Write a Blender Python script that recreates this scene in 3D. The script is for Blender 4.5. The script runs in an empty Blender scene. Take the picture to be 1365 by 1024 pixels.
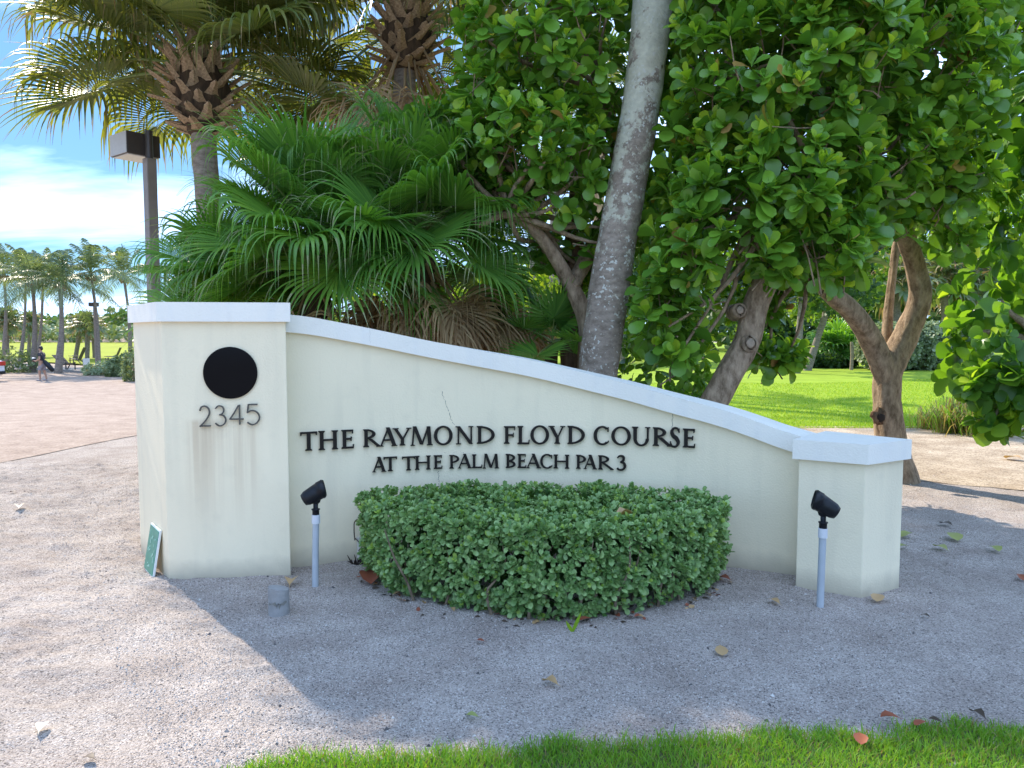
import bpy, math
import numpy as np
from mathutils import Vector, Matrix

rng = np.random.default_rng(7)
SC = bpy.context.scene
COL = SC.collection
R = math.radians

# ------------------------------------------------------------------ camera, sky, sun, exposure
CAM_H, PITCH, FPX = 1.6, R(4.0), 1000.0
cam_d = bpy.data.cameras.new("camera"); cam = bpy.data.objects.new("camera", cam_d); COL.objects.link(cam)
cam.location = (0, 0, CAM_H); cam.rotation_euler = (R(90) - PITCH, 0, 0)
cam_d.sensor_width = 36; cam_d.lens = 36 * FPX / 1365.0
cam_d.clip_start = 0.05; cam_d.clip_end = 3000
SC.camera = cam

SUN_EL, SUN_AZ = R(40), math.atan2(-0.66, 0.75)     # azimuth measured from +Y towards +X
SUN_DIR = Vector((math.sin(SUN_AZ) * math.cos(SUN_EL), math.cos(SUN_AZ) * math.cos(SUN_EL), math.sin(SUN_EL)))
world = bpy.data.worlds.new("World"); SC.world = world; world.use_nodes = True
sun_d = bpy.data.lights.new("sun", 'SUN'); sun = bpy.data.objects.new("sun", sun_d); COL.objects.link(sun)
sun_d.energy = 3.3; sun_d.angle = R(0.55); sun_d.color = (1.0, 0.89, 0.74)
sun.rotation_euler = (-SUN_DIR).to_track_quat('-Z', 'Y').to_euler(); sun.location = (-6, 8, 12)
SC.view_settings.view_transform = 'Standard'; SC.view_settings.look = 'None'
SC.view_settings.exposure = 1.30; SC.view_settings.gamma = 1.0
SC.view_settings.use_curve_mapping = False
SC.render.engine = 'CYCLES'
SC.cycles.max_bounces = 10; SC.cycles.diffuse_bounces = 4; SC.cycles.transmission_bounces = 6
SC.cycles.use_denoising = True


def build_world():
    nt = world.node_tree; N = nt.nodes; L = nt.links; N.clear()
    out = N.new("ShaderNodeOutputWorld"); bg = N.new("ShaderNodeBackground"); bg.inputs[1].default_value = 0.15
    sky = N.new("ShaderNodeTexSky"); sky.sky_type = 'NISHITA'; sky.sun_disc = False
    sky.sun_elevation = SUN_EL; sky.sun_rotation = SUN_AZ
    sky.air_density = 1.0; sky.dust_density = 0.05; sky.ozone_density = 2.2; sky.altitude = 0
    tc = N.new("ShaderNodeTexCoord"); sep = N.new("ShaderNodeSeparateXYZ"); L.new(tc.outputs["Generated"], sep.inputs[0])
    zz = N.new("ShaderNodeMath"); zz.operation = 'ADD'; zz.inputs[1].default_value = 0.16; L.new(sep.outputs[2], zz.inputs[0])
    zm = N.new("ShaderNodeMath"); zm.operation = 'MAXIMUM'; zm.inputs[1].default_value = 0.05; L.new(zz.outputs[0], zm.inputs[0])
    dx = N.new("ShaderNodeMath"); dx.operation = 'DIVIDE'; L.new(sep.outputs[0], dx.inputs[0]); L.new(zm.outputs[0], dx.inputs[1])
    dy = N.new("ShaderNodeMath"); dy.operation = 'DIVIDE'; L.new(sep.outputs[1], dy.inputs[0]); L.new(zm.outputs[0], dy.inputs[1])
    cx = N.new("ShaderNodeCombineXYZ"); L.new(dx.outputs[0], cx.inputs[0]); L.new(dy.outputs[0], cx.inputs[1])
    mp = N.new("ShaderNodeMapping"); mp.inputs["Scale"].default_value = (0.55, 1.0, 1); mp.inputs["Location"].default_value = (1.1, 3.49, 0)
    mp.inputs["Rotation"].default_value = (0, 0, R(20)); L.new(cx.outputs[0], mp.inputs[0])
    no = N.new("ShaderNodeTexNoise"); no.inputs["Scale"].default_value = 1.05; no.inputs["Detail"].default_value = 7
    no.inputs["Roughness"].default_value = 0.55; no.inputs["Distortion"].default_value = 0.35; L.new(mp.outputs[0], no.inputs["Vector"])
    rp = N.new("ShaderNodeValToRGB"); rp.color_ramp.elements[0].position = 0.43; rp.color_ramp.elements[1].position = 0.63
    rp.color_ramp.elements[0].color = (0.04, 0.04, 0.04, 1); rp.color_ramp.elements[1].color = (0.95, 0.95, 0.95, 1); L.new(no.outputs[0], rp.inputs[0])
    mx = N.new("ShaderNodeMixRGB"); L.new(rp.outputs[0], mx.inputs[0]); 
    ga = N.new("ShaderNodeGamma"); ga.inputs[1].default_value = 0.5; L.new(sky.outputs[0], ga.inputs[0])
    hs = N.new("ShaderNodeHueSaturation"); hs.inputs["Saturation"].default_value = 1.25; hs.inputs["Value"].default_value = 1.0; L.new(ga.outputs[0], hs.inputs["Color"])
    ti = N.new("ShaderNodeMixRGB"); ti.blend_type = 'MULTIPLY'; ti.inputs[0].default_value = 1; ti.inputs[2].default_value = (0.46, 0.78, 1.10, 1); L.new(hs.outputs[0], ti.inputs[1])
    L.new(ti.outputs[0], mx.inputs[1])
    mx.inputs[2].default_value = (4.5, 6.1, 9.2, 1)
    L.new(mx.outputs[0], bg.inputs[0]); L.new(bg.outputs[0], out.inputs[0])


build_world()

# ------------------------------------------------------------------ helpers
_f = Vector((0, math.cos(PITCH), -math.sin(PITCH))); _u = Vector((0, math.sin(PITCH), math.cos(PITCH)))


def ray(px, py):
    return Vector((1, 0, 0)) * ((px - 682.5) / FPX) + _u * ((512 - py) / FPX) + _f


def at(px, py, Y):
    d = ray(px, py); return Vector((0, 0, CAM_H)) + d * (Y / d.y)


def S(t):
    t = np.clip(t, 0, 1); return t * t * (3 - 2 * t)


def hgt(x, y):
    x = np.asarray(x, float); y = np.asarray(y, float)
    return -0.8 * S((y - 9) / 20) * S((-x - 1.5) / 5) * (1 - S((y - 50) / 60))


def gnd(px, py):
    d = ray(px, py); z = 0.0
    for _ in range(12):
        t = (z - CAM_H) / d.z; p = Vector((0, 0, CAM_H)) + d * t; z = float(hgt(p.x, p.y))
    return p


def nrm(a):
    a = np.asarray(a, float); return a / np.maximum(np.linalg.norm(a, axis=-1, keepdims=True), 1e-9)


def vnoise(x, y, scale, seed):
    g = np.random.default_rng(seed).random((256, 256))
    xs = np.asarray(x) / scale + 77.3; ys = np.asarray(y) / scale + 31.7
    xi = np.floor(xs).astype(int); yi = np.floor(ys).astype(int); fx = S(xs - xi); fy = S(ys - yi)
    q = lambda a, b: g[a % 256, b % 256]
    return (q(xi, yi) * (1 - fx) + q(xi + 1, yi) * fx) * (1 - fy) + (q(xi, yi + 1) * (1 - fx) + q(xi + 1, yi + 1) * fx) * fy - 0.5


class MB:
    """collects faces with material slots and links them as ONE mesh object"""
    def __init__(s): s.V = []; s.F = []; s.n = 0
    def add(s, v, f, m=0, smooth=True):
        v = np.asarray(v, float).reshape(-1, 3); f = np.asarray(f, int)
        if len(f) == 0: return s
        s.V.append(v); s.F.append((f + s.n, m, smooth)); s.n += len(v); return s
    def mesh(s, name, mats):
        me = bpy.data.meshes.new(name); V = np.concatenate(s.V)
        idx = np.concatenate([f.ravel() for f, _, _ in s.F]); tot = np.concatenate([np.full(len(f), f.shape[1]) for f, _, _ in s.F])
        mi = np.concatenate([np.full(len(f), m) for f, m, _ in s.F]); sm = np.concatenate([np.full(len(f), q) for f, _, q in s.F])
        me.vertices.add(len(V)); me.vertices.foreach_set("co", V.ravel())
        me.loops.add(len(idx)); me.loops.foreach_set("vertex_index", idx.astype(np.int32))
        st = np.concatenate([[0], np.cumsum(tot)[:-1]])
        me.polygons.add(len(tot)); me.polygons.foreach_set("loop_start", st.astype(np.int32)); me.polygons.foreach_set("loop_total", tot.astype(np.int32))
        me.polygons.foreach_set("material_index", mi.astype(np.int32)); me.polygons.foreach_set("use_smooth", sm.astype(bool))
        for m in (mats if isinstance(mats, (list, tuple)) else [mats]): me.materials.append(m)
        me.update(calc_edges=True); me.validate(); return me
    def build(s, name, mats, parent=None):
        return link(s.mesh(name, mats), name, parent)


def link(me, name, parent=None):
    o = bpy.data.objects.new(name, me); COL.objects.link(o)
    if parent: child(o, parent)
    return o


def child(o, parent):
    bpy_m = WORLD.get(parent.name, Matrix.Identity(4))
    o.parent = parent; o.matrix_parent_inverse = bpy_m.inverted(); WORLD[o.name] = Matrix.Identity(4)


WORLD = {}


def tag(o, label=None, cat=None, group=None, kind=None):
    if label: o['label'] = label
    if cat: o['category'] = cat
    if group: o['group'] = group
    if kind: o['kind'] = kind
    return o


def thing(name, label, cat, loc=(0, 0, 0), group=None):
    o = bpy.data.objects.new(name, None); COL.objects.link(o); o.location = loc; o.empty_display_size = 0.1
    WORLD[o.name] = Matrix.Translation(Vector(loc)); return tag(o, label, cat, group)


def box(mb, c, sz, m=0, rz=0.0, rot=None):
    x, y, z = [q / 2 for q in sz]
    v = np.array([(a, b, d) for a in (-x, x) for b in (-y, y) for d in (-z, z)])
    M = np.array((rot if rot is not None else Matrix.Rotation(rz, 3, 'Z')))
    mb.add(v @ M.T + np.array(c), [(0, 1, 3, 2), (4, 6, 7, 5), (0, 4, 5, 1), (2, 3, 7, 6), (0, 2, 6, 4), (1, 5, 7, 3)], m, False)


def tube(mb, pts, rad, n=10, m=0, cap=True, noise=0.0, r=None, smooth=True, ridge=0.0):
    P = np.array([tuple(p) for p in pts], float); k = len(P); rad = np.broadcast_to(np.asarray(rad, float), (k,))
    T = nrm(np.gradient(P, axis=0)); ref = np.array((0, 0, 1.0)) if abs(T[0][2]) < 0.9 else np.array((1.0, 0, 0))
    a = nrm(np.cross(T, ref)); b = np.cross(T, a); th = np.linspace(0, 2 * np.pi, n, endpoint=False)
    rr = rad[:, None] * np.ones((1, n))
    if noise: rr = rr * (1 + noise * ((r or rng).random((k, n)) - 0.5) * 2)
    if ridge:
        q = (r or rng); tw = np.linspace(0, 1.2, k)[:, None]; rr = rr * (1 + ridge * (np.sin(3 * th + 4 * tw + q.random() * 6) * .5 + np.sin(5 * th - 6 * tw + q.random() * 6) * .35 + np.sin(8 * th + 9 * tw) * .25))
    V = P[:, None] + rr[..., None] * (np.cos(th)[None, :, None] * a[:, None] + np.sin(th)[None, :, None] * b[:, None])
    i = np.arange(k - 1)[:, None] * n; j = np.arange(n)[None]; jn = (j + 1) % n
    F = np.stack([i + j, i + jn, i + n + jn, i + n + j], -1).reshape(-1, 4)
    mb.add(V, F, m, smooth)
    if cap:
        for ring, c in ((V[0], P[0]), (V[-1], P[-1])):
            mb.add(np.vstack([ring, c[None]]), [(q, (q + 1) % n, n) for q in range(n)], m, smooth)


def resample(pts, k):
    P = np.array([tuple(p) for p in pts], float); d = np.concatenate([[0], np.cumsum(np.linalg.norm(np.diff(P, axis=0), axis=1))])
    # Catmull-Rom through the control points
    t = np.linspace(0, d[-1], k); out = np.zeros((k, P.shape[1]))
    for q in range(P.shape[1]):
        mslope = np.gradient(P[:, q], d); i = np.clip(np.searchsorted(d, t, 'right') - 1, 0, len(d) - 2); h = d[i + 1] - d[i]; u = (t - d[i]) / h
        out[:, q] = (2*u**3 - 3*u**2 + 1) * P[i, q] + (u**3 - 2*u**2 + u) * h * mslope[i] + (-2*u**3 + 3*u**2) * P[i+1, q] + (u**3 - u**2) * h * mslope[i+1]
    return out


def prism(mb, poly, z0, z1, m=0, ztop=None):
    P = np.array(poly, float); n = len(P); z1 = np.broadcast_to(np.asarray(z1, float), (n,)); z0 = np.broadcast_to(np.asarray(z0, float), (n,))
    lo = np.column_stack([P, z0]); hi = np.column_stack([P, z1]); V = np.vstack([lo, hi])
    mb.add(V, [(i, (i + 1) % n, n + (i + 1) % n, n + i) for i in range(n)], m, False)
    mb.add(hi, [list(range(n))], m, False); mb.add(lo[::-1], [list(range(n))], m, False)


def bevel(o, w, seg=2):
    b = o.modifiers.new("bevel", 'BEVEL'); b.width = w; b.segments = seg; b.limit_method = 'ANGLE'; b.angle_limit = R(40); return o


def blob(mb, c, rx, ry, rz, nu=10, nv=7, m=0, noise=0.0):
    th = np.linspace(0, 2 * np.pi, nu, endpoint=False); ph = np.linspace(-np.pi / 2 + 0.12, np.pi / 2 - 0.12, nv)
    V = np.array([[(math.cos(p) * math.cos(t) * rx, math.cos(p) * math.sin(t) * ry, math.sin(p) * rz) for t in th] for p in ph])
    if noise: V = V * (1 + noise * (rng.random((nv, nu, 1)) - .5))
    V = V.reshape(-1, 3) + np.array(c)
    F = [(i * nu + j, i * nu + (j + 1) % nu, (i + 1) * nu + (j + 1) % nu, (i + 1) * nu + j) for i in range(nv - 1) for j in range(nu)]
    mb.add(V, F, m); mb.add(V[:nu][::-1], [list(range(nu))], m); mb.add(V[-nu:], [list(range(nu))], m)


# ------------------------------------------------------------------ materials
def new_mat(name):
    m = bpy.data.materials.new(name); m.use_nodes = True; nt = m.node_tree; return m, nt, nt.nodes["Principled BSDF"]


def c4(c): return (c[0], c[1], c[2], 1)


def plain(name, c, rough=0.6, metal=0.0, spec=0.5, var=0.12, scale=20, bump=0.0, bscale=200):
    m, nt, b = new_mat(name); N = nt.nodes; L = nt.links
    b.inputs["Roughness"].default_value = rough; b.inputs["Metallic"].default_value = metal; b.inputs["Specular IOR Level"].default_value = spec
    tc = N.new("ShaderNodeTexCoord"); no = N.new("ShaderNodeTexNoise"); no.inputs["Scale"].default_value = scale; no.inputs["Detail"].default_value = 6
    L.new(tc.outputs["Object"], no.inputs["Vector"])
    mx = N.new("ShaderNodeMixRGB"); mx.inputs[1].default_value = c4([q * (1 - var) for q in c]); mx.inputs[2].default_value = c4([min(1, q * (1 + var)) for q in c])
    L.new(no.outputs[0], mx.inputs[0]); L.new(mx.outputs[0], b.inputs["Base Color"])
    if bump:
        n2 = N.new("ShaderNodeTexNoise"); n2.inputs["Scale"].default_value = bscale; n2.inputs["Detail"].default_value = 4; L.new(tc.outputs["Object"], n2.inputs["Vector"])
        bp = N.new("ShaderNodeBump"); bp.inputs["Strength"].default_value = bump; bp.inputs["Distance"].default_value = 0.01; L.new(n2.outputs[0], bp.inputs["Height"]); L.new(bp.outputs[0], b.inputs["Normal"])
    return m


def leaf_mat(name, a, bcol, trans=0.35, rough=0.38, spec=0.5, tcol=None):
    """a..b: colour spread from leaf to leaf; trans: share of light let through"""
    m, nt, b = new_mat(name); N = nt.nodes; L = nt.links
    g = N.new("ShaderNodeNewGeometry"); oi = N.new("ShaderNodeObjectInfo")
    ad = N.new("ShaderNodeMath"); ad.operation = 'ADD'; L.new(g.outputs["Random Per Island"], ad.inputs[0]); L.new(oi.outputs["Random"], ad.inputs[1])
    fr = N.new("ShaderNodeMath"); fr.operation = 'FRACT'; L.new(ad.outputs[0], fr.inputs[0])
    mx = N.new("ShaderNodeMixRGB"); mx.inputs[1].default_value = c4(a); mx.inputs[2].default_value = c4(bcol); L.new(fr.outputs[0], mx.inputs[0])
    L.new(mx.outputs[0], b.inputs["Base Color"]); b.inputs["Roughness"].default_value = rough; b.inputs["Specular IOR Level"].default_value = spec
    tr = N.new("ShaderNodeBsdfTranslucent"); tm = N.new("ShaderNodeMixRGB"); tm.blend_type = 'MULTIPLY'; tm.inputs[0].default_value = 1
    L.new(mx.outputs[0], tm.inputs[1]); tm.inputs[2].default_value = c4(tcol or (2.2, 2.0, 0.7)); L.new(tm.outputs[0], tr.inputs[0])
    ms = N.new("ShaderNodeMixShader"); ms.inputs[0].default_value = trans; L.new(b.outputs[0], ms.inputs[1]); L.new(tr.outputs[0], ms.inputs[2])
    L.new(ms.outputs[0], N["Material Output"].inputs[0]); return m


def bark_mat(name, dark, light, scale=12, stretch=(1, 1, 0.35), bump=0.8, rings=0.0, lichen=None, lz=(1.2, 3.0), lcol=(0.5, 0.52, 0.44)):
    m, nt, b = new_mat(name); N = nt.nodes; L = nt.links; b.inputs["Roughness"].default_value = 0.9; b.inputs["Specular IOR Level"].default_value = 0.2
    tc = N.new("ShaderNodeTexCoord"); mp = N.new("ShaderNodeMapping"); mp.inputs["Scale"].default_value = stretch; L.new(tc.outputs["Object"], mp.inputs[0])
    no = N.new("ShaderNodeTexNoise"); no.inputs["Scale"].default_value = scale; no.inputs["Detail"].default_value = 9; no.inputs["Roughness"].default_value = 0.7; L.new(mp.outputs[0], no.inputs["Vector"])
    rp = N.new("ShaderNodeValToRGB"); rp.color_ramp.elements[0].position = 0.32; rp.color_ramp.elements[1].position = 0.68
    rp.color_ramp.elements[0].color = c4(dark); rp.color_ramp.elements[1].color = c4(light); L.new(no.outputs[0], rp.inputs[0])
    col = rp.outputs[0]; hh = no.outputs[0]
    if rings:
        wv = N.new("ShaderNodeTexWave"); wv.bands_direction = 'Z'; wv.inputs["Scale"].default_value = rings; wv.inputs["Distortion"].default_value = 3; wv.inputs["Detail"].default_value = 3; L.new(tc.outputs["Object"], wv.inputs["Vector"])
        w2 = N.new("ShaderNodeMixRGB"); w2.blend_type = 'MULTIPLY'; w2.inputs[0].default_value = 0.06; L.new(col, w2.inputs[1]); L.new(wv.outputs[0], w2.inputs[2]); col = w2.outputs[0]
    if lichen:
        n2 = N.new("ShaderNodeTexNoise"); n2.inputs["Scale"].default_value = 5.5; n2.inputs["Detail"].default_value = 8; n2.inputs["Roughness"].default_value = 0.72; L.new(tc.outputs["Object"], n2.inputs["Vector"])
        sp = N.new("ShaderNodeSeparateXYZ"); L.new(tc.outputs["Object"], sp.inputs[0])
        mr = N.new("ShaderNodeMapRange"); mr.inputs[1].default_value = lz[0]; mr.inputs[2].default_value = lz[1]; mr.inputs[3].default_value = -0.17; mr.inputs[4].default_value = 0.16; L.new(sp.outputs[2], mr.inputs[0])
        a2 = N.new("ShaderNodeMath"); a2.operation = 'ADD'; L.new(n2.outputs[0], a2.inputs[0]); L.new(mr.outputs[0], a2.inputs[1])
        r2 = N.new("ShaderNodeValToRGB"); r2.color_ramp.elements[0].position = 0.50; r2.color_ramp.elements[1].position = 0.56; L.new(a2.outputs[0], r2.inputs[0])
        n3 = N.new("ShaderNodeTexNoise"); n3.inputs["Scale"].default_value = 24; n3.inputs["Detail"].default_value = 5; L.new(tc.outputs["Object"], n3.inputs["Vector"])
        lm = N.new("ShaderNodeMixRGB"); lm.inputs[1].default_value = c4([q * 0.62 for q in lcol]); lm.inputs[2].default_value = c4([min(1, q * 1.18) for q in lcol]); L.new(n3.outputs[0], lm.inputs[0])
        m2 = N.new("ShaderNodeMixRGB"); L.new(r2.outputs[0], m2.inputs[0]); L.new(col, m2.inputs[1]); L.new(lm.outputs[0], m2.inputs[2]); col = m2.outputs[0]
    if lichen:
        n6 = N.new("ShaderNodeTexNoise"); n6.inputs["Scale"].default_value = 34; n6.inputs["Detail"].default_value = 3; L.new(tc.outputs["Object"], n6.inputs["Vector"])
        n7 = N.new("ShaderNodeTexNoise"); n7.inputs["Scale"].default_value = 3; L.new(tc.outputs["Object"], n7.inputs["Vector"]); a7 = N.new("ShaderNodeMath"); a7.operation = 'MULTIPLY_ADD'; a7.inputs[1].default_value = .45; L.new(n7.outputs[0], a7.inputs[0]); L.new(n6.outputs[0], a7.inputs[2])
        r6 = N.new("ShaderNodeValToRGB"); r6.color_ramp.elements[0].position = 0.84; r6.color_ramp.elements[1].position = 0.88; L.new(a7.outputs[0], r6.inputs[0])
        m6 = N.new("ShaderNodeMixRGB"); L.new(r6.outputs[0], m6.inputs[0]); L.new(col, m6.inputs[1]); m6.inputs[2].default_value = (0.60, 0.58, 0.50, 1); col = m6.outputs[0]
    L.new(col, b.inputs["Base Color"])
    bp = N.new("ShaderNodeBump"); bp.inputs["Strength"].default_value = bump; bp.inputs["Distance"].default_value = 0.02; L.new(hh, bp.inputs["Height"]); L.new(bp.outputs[0], b.inputs["Normal"])
    return m


def gravel_mat(name, c0, c1, c2, cell=170, bump=0.9, tint=None):
    m, nt, b = new_mat(name); N = nt.nodes; L = nt.links; b.inputs["Roughness"].default_value = 0.95; b.inputs["Specular IOR Level"].default_value = 0.15
    tc = N.new("ShaderNodeTexCoord")
    vo = N.new("ShaderNodeTexVoronoi"); vo.inputs["Scale"].default_value = cell; L.new(tc.outputs["Object"], vo.inputs["Vector"])
    sp = N.new("ShaderNodeSeparateColor"); L.new(vo.outputs["Color"], sp.inputs[0])
    rp = N.new("ShaderNodeValToRGB"); e = rp.color_ramp.elements; e[0].position = 0.0; e[0].color = c4(c0); e[1].position = 1.0; e[1].color = c4(c2)
    k = e.new(0.3); k.color = c4(c1); k2 = e.new(0.8); k2.color = c4([q * 1.12 for q in c1]); L.new(sp.outputs[0], rp.inputs[0])
    no = N.new("ShaderNodeTexNoise"); no.inputs["Scale"].default_value = 2.2; no.inputs["Detail"].default_value = 8; no.inputs["Roughness"].default_value = 0.65; L.new(tc.outputs["Object"], no.inputs["Vector"])
    r2 = N.new("ShaderNodeValToRGB"); r2.color_ramp.elements[0].position = 0.3; r2.color_ramp.elements[1].position = 0.7
    r2.color_ramp.elements[0].color = c4(tint or (0.72, 0.68, 0.66)); r2.color_ramp.elements[1].color = (1.1, 1.1, 1.1, 1); L.new(no.outputs[0], r2.inputs[0])
    mx = N.new("ShaderNodeMixRGB"); mx.blend_type = 'MULTIPLY'; mx.inputs[0].default_value = 1; L.new(rp.outputs[0], mx.inputs[1]); L.new(r2.outputs[0], mx.inputs[2])
    L.new(mx.outputs[0], b.inputs["Base Color"])
    bp = N.new("ShaderNodeBump"); bp.inputs["Strength"].default_value = bump; bp.inputs["Distance"].default_value = 0.006; L.new(vo.outputs["Distance"], bp.inputs["Height"]); bp.invert = True
    n2 = N.new("ShaderNodeTexNoise"); n2.inputs["Scale"].default_value = 40; n2.inputs["Detail"].default_value = 6; L.new(tc.outputs["Object"], n2.inputs["Vector"])
    b2 = N.new("ShaderNodeBump"); b2.inputs["Strength"].default_value = bump * 0.7; b2.inputs["Distance"].default_value = 0.015; L.new(n2.outputs[0], b2.inputs["Height"]); L.new(bp.outputs[0], b2.inputs["Normal"])
    L.new(b2.outputs[0], b.inputs["Normal"]); return m


def stucco_mat(name, c, stain, streak_x=None, base_dirt=(0.30, 0.26, 0.2)):
    """painted render: faint mottling, rain streaks and splash dirt along the foot"""
    m, nt, b = new_mat(name); N = nt.nodes; L = nt.links; b.inputs["Roughness"].default_value = 0.75; b.inputs["Specular IOR Level"].default_value = 0.25
    tc = N.new("ShaderNodeTexCoord")
    n1 = N.new("ShaderNodeTexNoise"); n1.inputs["Scale"].default_value = 1.7; n1.inputs["Detail"].default_value = 6; L.new(tc.outputs["Object"], n1.inputs["Vector"])
    mp = N.new("ShaderNodeMapping"); mp.inputs["Scale"].default_value = (5, 5, 0.5); L.new(tc.outputs["Object"], mp.inputs[0])
    n2 = N.new("ShaderNodeTexNoise"); n2.inputs["Scale"].default_value = 1.6; n2.inputs["Detail"].default_value = 4; L.new(mp.outputs[0], n2.inputs["Vector"])
    r2 = N.new("ShaderNodeValToRGB"); r2.color_ramp.elements[0].position = 0.52; r2.color_ramp.elements[1].position = 0.80; r2.color_ramp.elements[1].color = (0.45, 0.45, 0.45, 1); L.new(n2.outputs[0], r2.inputs[0])
    r1 = N.new("ShaderNodeMixRGB"); r1.inputs[1].default_value = c4([q * 0.90 for q in c]); r1.inputs[2].default_value = c4([min(1, q * 1.06) for q in c]); L.new(n1.outputs[0], r1.inputs[0])
    m1 = N.new("ShaderNodeMixRGB"); L.new(r2.outputs[0], m1.inputs[0]); L.new(r1.outputs[0], m1.inputs[1]); m1.inputs[2].default_value = c4(stain)
    sp = N.new("ShaderNodeSeparateXYZ"); L.new(tc.outputs["Object"], sp.inputs[0]); col = m1.outputs[0]
    n3 = N.new("ShaderNodeTexNoise"); n3.inputs["Scale"].default_value = 9; n3.inputs["Detail"].default_value = 7; L.new(tc.outputs["Object"], n3.inputs["Vector"])
    mr = N.new("ShaderNodeMapRange"); mr.inputs[1].default_value = 0.0; mr.inputs[2].default_value = 0.16; mr.inputs[3].default_value = 0.8; mr.inputs[4].default_value = -0.35; L.new(sp.outputs[2], mr.inputs[0])
    ad = N.new("ShaderNodeMath"); ad.operation = 'MULTIPLY_ADD'; L.new(n3.outputs[0], ad.inputs[0]); ad.inputs[1].default_value = 0.6; L.new(mr.outputs[0], ad.inputs[2]); ad.use_clamp = True
    am = N.new("ShaderNodeMath"); am.operation = 'MULTIPLY'; am.inputs[1].default_value = 0.62; L.new(ad.outputs[0], am.inputs[0])
    m3 = N.new("ShaderNodeMixRGB"); L.new(am.outputs[0], m3.inputs[0]); L.new(col, m3.inputs[1]); m3.inputs[2].default_value = c4(base_dirt)
    col = m3.outputs[0]
    if streak_x:
        def mrange(src, a, b_, lo, hi):
            q = N.new("ShaderNodeMapRange"); q.interpolation_type = 'SMOOTHSTEP'; q.inputs[1].default_value = a; q.inputs[2].default_value = b_; q.inputs[3].default_value = lo; q.inputs[4].default_value = hi; L.new(src, q.inputs[0]); return q.outputs[0]
        def mul(a, b_):
            q = N.new("ShaderNodeMath"); q.operation = 'MULTIPLY'; L.new(a, q.inputs[0]); L.new(b_, q.inputs[1]); return q.outputs[0]
        k = mul(mul(mrange(sp.outputs[0], streak_x[0] - .06, streak_x[0] + .05, 0, 1), mrange(sp.outputs[0], streak_x[1] - .05, streak_x[1] + .08, 1, 0)), mul(mrange(sp.outputs[2], 1.06, 1.02, 0, 1), mrange(sp.outputs[2], 0.25, 0.95, 0, .58)))
        mp2 = N.new("ShaderNodeMapping"); mp2.inputs["Scale"].default_value = (16, 3, 0.35); L.new(tc.outputs["Object"], mp2.inputs[0]); n5 = N.new("ShaderNodeTexNoise"); n5.inputs["Scale"].default_value = 1.5; n5.inputs["Detail"].default_value = 3; L.new(mp2.outputs[0], n5.inputs["Vector"])
        k = mul(k, mrange(n5.outputs[0], .35, .65, .1, 1)); m4 = N.new("ShaderNodeMixRGB"); L.new(k, m4.inputs[0]); L.new(col, m4.inputs[1]); m4.inputs[2].default_value = (0.56, 0.42, 0.27, 1); col = m4.outputs[0]
    L.new(col, b.inputs["Base Color"])
    n4 = N.new("ShaderNodeTexNoise"); n4.inputs["Scale"].default_value = 90; n4.inputs["Detail"].default_value = 5; L.new(tc.outputs["Object"], n4.inputs["Vector"])
    bp = N.new("ShaderNodeBump"); bp.inputs["Strength"].default_value = 0.4; bp.inputs["Distance"].default_value = 0.006; L.new(n4.outputs[0], bp.inputs["Height"]); L.new(bp.outputs[0], b.inputs["Normal"])
    return m


M = {}
M['gravel'] = gravel_mat("gravel", (0.15, 0.13, 0.118), (0.42, 0.366, 0.325), (0.65, 0.585, 0.53))
M['sand'] = gravel_mat("sand", (0.28, 0.23, 0.19), (0.42, 0.35, 0.29), (0.5, 0.44, 0.38), cell=60, bump=0.5)
M['sand_warm'] = gravel_mat("warm_sand", (0.20, 0.15, 0.105), (0.47, 0.385, 0.285), (0.58, 0.49, 0.38), cell=75, bump=0.6, tint=(0.6, 0.55, 0.5))
M['asphalt'] = gravel_mat("asphalt", (0.26, 0.20, 0.16), (0.35, 0.275, 0.222), (0.42, 0.345, 0.295), cell=45, bump=0.35, tint=(0.7, 0.66, 0.65))
M['grass_soil'] = plain("grass_soil", (0.07, 0.08, 0.03), 0.95, var=0.3, scale=8, bump=0.8, bscale=60)
M['lawn'] = plain("lawn", (0.24, 0.34, 0.035), 0.9, spec=0.1, var=0.35, scale=1.3, bump=1.0, bscale=35)
M['field'] = plain("field", (0.27, 0.31, 0.03), 0.9, spec=0.1, var=0.25, scale=0.25, bump=0.8, bscale=12)
M['lawn_blade'] = leaf_mat("lawn_blade", (0.24, 0.36, 0.025), (0.38, 0.48, 0.05), 0.4, 0.5, 0.3, (1.6, 1.5, 0.6))
M['blade'] = leaf_mat("grass_blade", (0.10, 0.26, 0.022), (0.22, 0.38, 0.045), 0.35, 0.5, 0.3)
M['blade_dry'] = leaf_mat("grass_blade_dry", (0.22, 0.18, 0.07), (0.32, 0.26, 0.12), 0.3, 0.6, 0.3)
M['cream'] = stucco_mat("cream_render", (0.88, 0.765, 0.545), (0.66, 0.58, 0.42))
M['cream_p'] = stucco_mat("cream_render_stained", (0.88, 0.765, 0.545), (0.66, 0.58, 0.42), (-2.05, -1.66))
M['white'] = stucco_mat("white_coping_paint", (0.86, 0.815, 0.72), (0.7, 0.7, 0.68))
M['bronze'] = plain("dark_bronze", (0.014, 0.010, 0.008), 0.5, 0.0, 0.25, 0.25, 14)
M['black_gloss'] = plain("black_disc", (0.006, 0.006, 0.007), 0.10, 0, 0.07, 0.1, 6)
M['num'] = plain("numeral_metal", (0.085, 0.08, 0.07), 0.4, 0.5, 0.5, 0.5, 30)
M['crack'] = plain("crack_dark", (0.2, 0.19, 0.165), 0.9)
M['clusia'] = leaf_mat("clusia_leaf", (0.07, 0.185, 0.022), (0.19, 0.37, 0.04), 0.26, 0.30, 0.5)
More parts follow.
